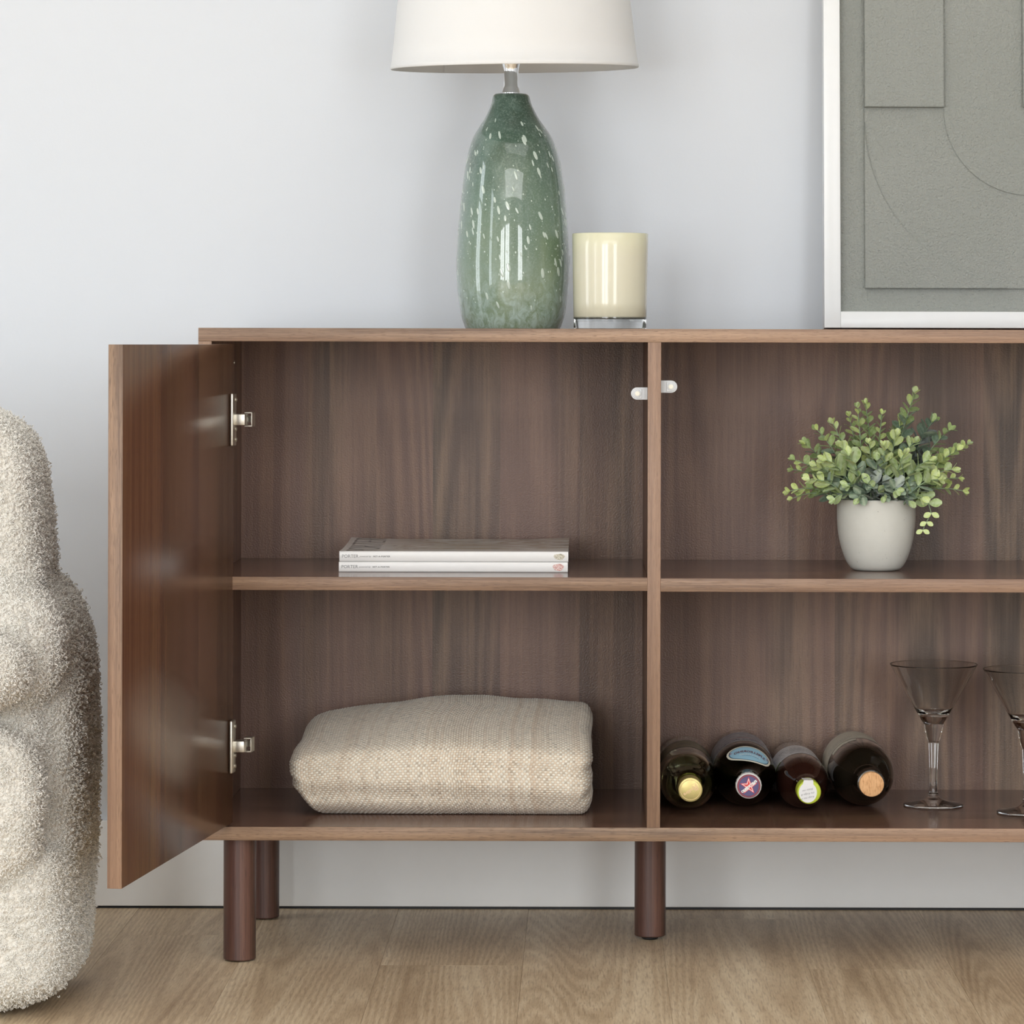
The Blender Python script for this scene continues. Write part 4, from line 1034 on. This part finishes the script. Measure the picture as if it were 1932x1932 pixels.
bpy.data.objects.remove(tmp_o)
# lumpy relief and a flat underside
nv = len(cm.vertices); co_ = np.empty(nv*3, np.float32); no_ = np.empty(nv*3, np.float32)
cm.vertices.foreach_get('co', co_); cm.vertices.foreach_get('normal', no_); co_ = co_.reshape(-1, 3); no_ = no_.reshape(-1, 3)
from mathutils import noise as mn
lump = np.array([mn.noise(Vector(c)*26)*.0030 + mn.noise(Vector(c)*62)*.0016 for c in co_], np.float32)
co_ += no_*lump[:, None]; co_[:, 2] = np.maximum(co_[:, 2], .006)
cm.vertices.foreach_set('co', co_.ravel()); cm.update()
cm.materials.clear()
up = link('upholstery', cm, M['boucle'], chair, smooth=True)
# pile of small yarn loops over the side that can be seen
npoly = len(cm.polygons); cen = np.empty(npoly*3, np.float32); pn = np.empty(npoly*3, np.float32); ar = np.empty(npoly, np.float32)
cm.polygons.foreach_get('center', cen); cm.polygons.foreach_get('normal', pn); cm.polygons.foreach_get('area', ar)
cen = cen.reshape(-1, 3); pn = pn.reshape(-1, 3)
rg = np.random.RandomState(5)
vis = np.clip((cen[:, 0]-.95+1.02)/.26, 0, 1) * (pn[:, 1] < .45)
wgt = ar*vis; wgt /= wgt.sum(); NL = 82000
pick = rg.choice(npoly, NL, p=wgt)
ctr = cen[pick] + rg.randn(NL, 3).astype(np.float32)*.0022; nrm_ = pn[pick]
rv = rg.randn(NL, 3); tg = np.cross(nrm_, rv); tg /= np.linalg.norm(tg, axis=1, keepdims=True); bt = np.cross(nrm_, tg)
rad = rg.uniform(.0009, .0018, NL)[:, None]; lift = rg.uniform(-.1, .9, NL)[:, None]*rad
lean = rg.uniform(-.7, .7, NL)[:, None]
K, S = 5, 3; th_r = .00062
V = np.zeros((NL, K, S, 3)); 
for k in range(K):
    a = -0.5 + (math.pi+1.2)*k/(K-1)
    dirr = tg*math.cos(a) + (nrm_+bt*lean)*math.sin(a)
    base = ctr + nrm_*lift + dirr*rad
    for s_ in range(S):
        b_a = 2*math.pi*s_/S
        V[:, k, s_] = base + (dirr*math.cos(b_a) + bt*math.sin(b_a))*th_r
F = []
for k in range(K-1):
    for s_ in range(S):
        F.append((k*S+s_, k*S+(s_+1) % S, (k+1)*S+(s_+1) % S, (k+1)*S+s_))
F = np.array(F)[None] + (np.arange(NL)*K*S)[:, None, None]; F = F.reshape(-1, 4)
me = bpy.data.meshes.new('pile'); Vf = V.reshape(-1, 3).astype(np.float32)
me.vertices.add(len(Vf)); me.vertices.foreach_set('co', Vf.ravel()); me.loops.add(F.size); me.loops.foreach_set('vertex_index', F.ravel().astype(np.int32))
me.polygons.add(len(F)); me.polygons.foreach_set('loop_start', np.arange(0, F.size, 4, dtype=np.int32)); me.update(calc_edges=True)
M['yarn'] = plain('boucle_yarn', (.93, .91, .85), .9, Sheen_Weight=.2)
pl = link('boucle_pile', me, M['yarn'], chair, smooth=True); pl['kind'] = 'stuff'
for sx, sy in ((-1.25, -.26), (-1.25, -.12), (-.73, -.26), (-.73, -.12)):
    link('foot', bm_mesh(lathe([(0, 0), (0, .018), (.012, .018), (.012, 0)], 24)), M['dark'], chair, loc=(sx+.95, sy+.15, 0), auto=35)
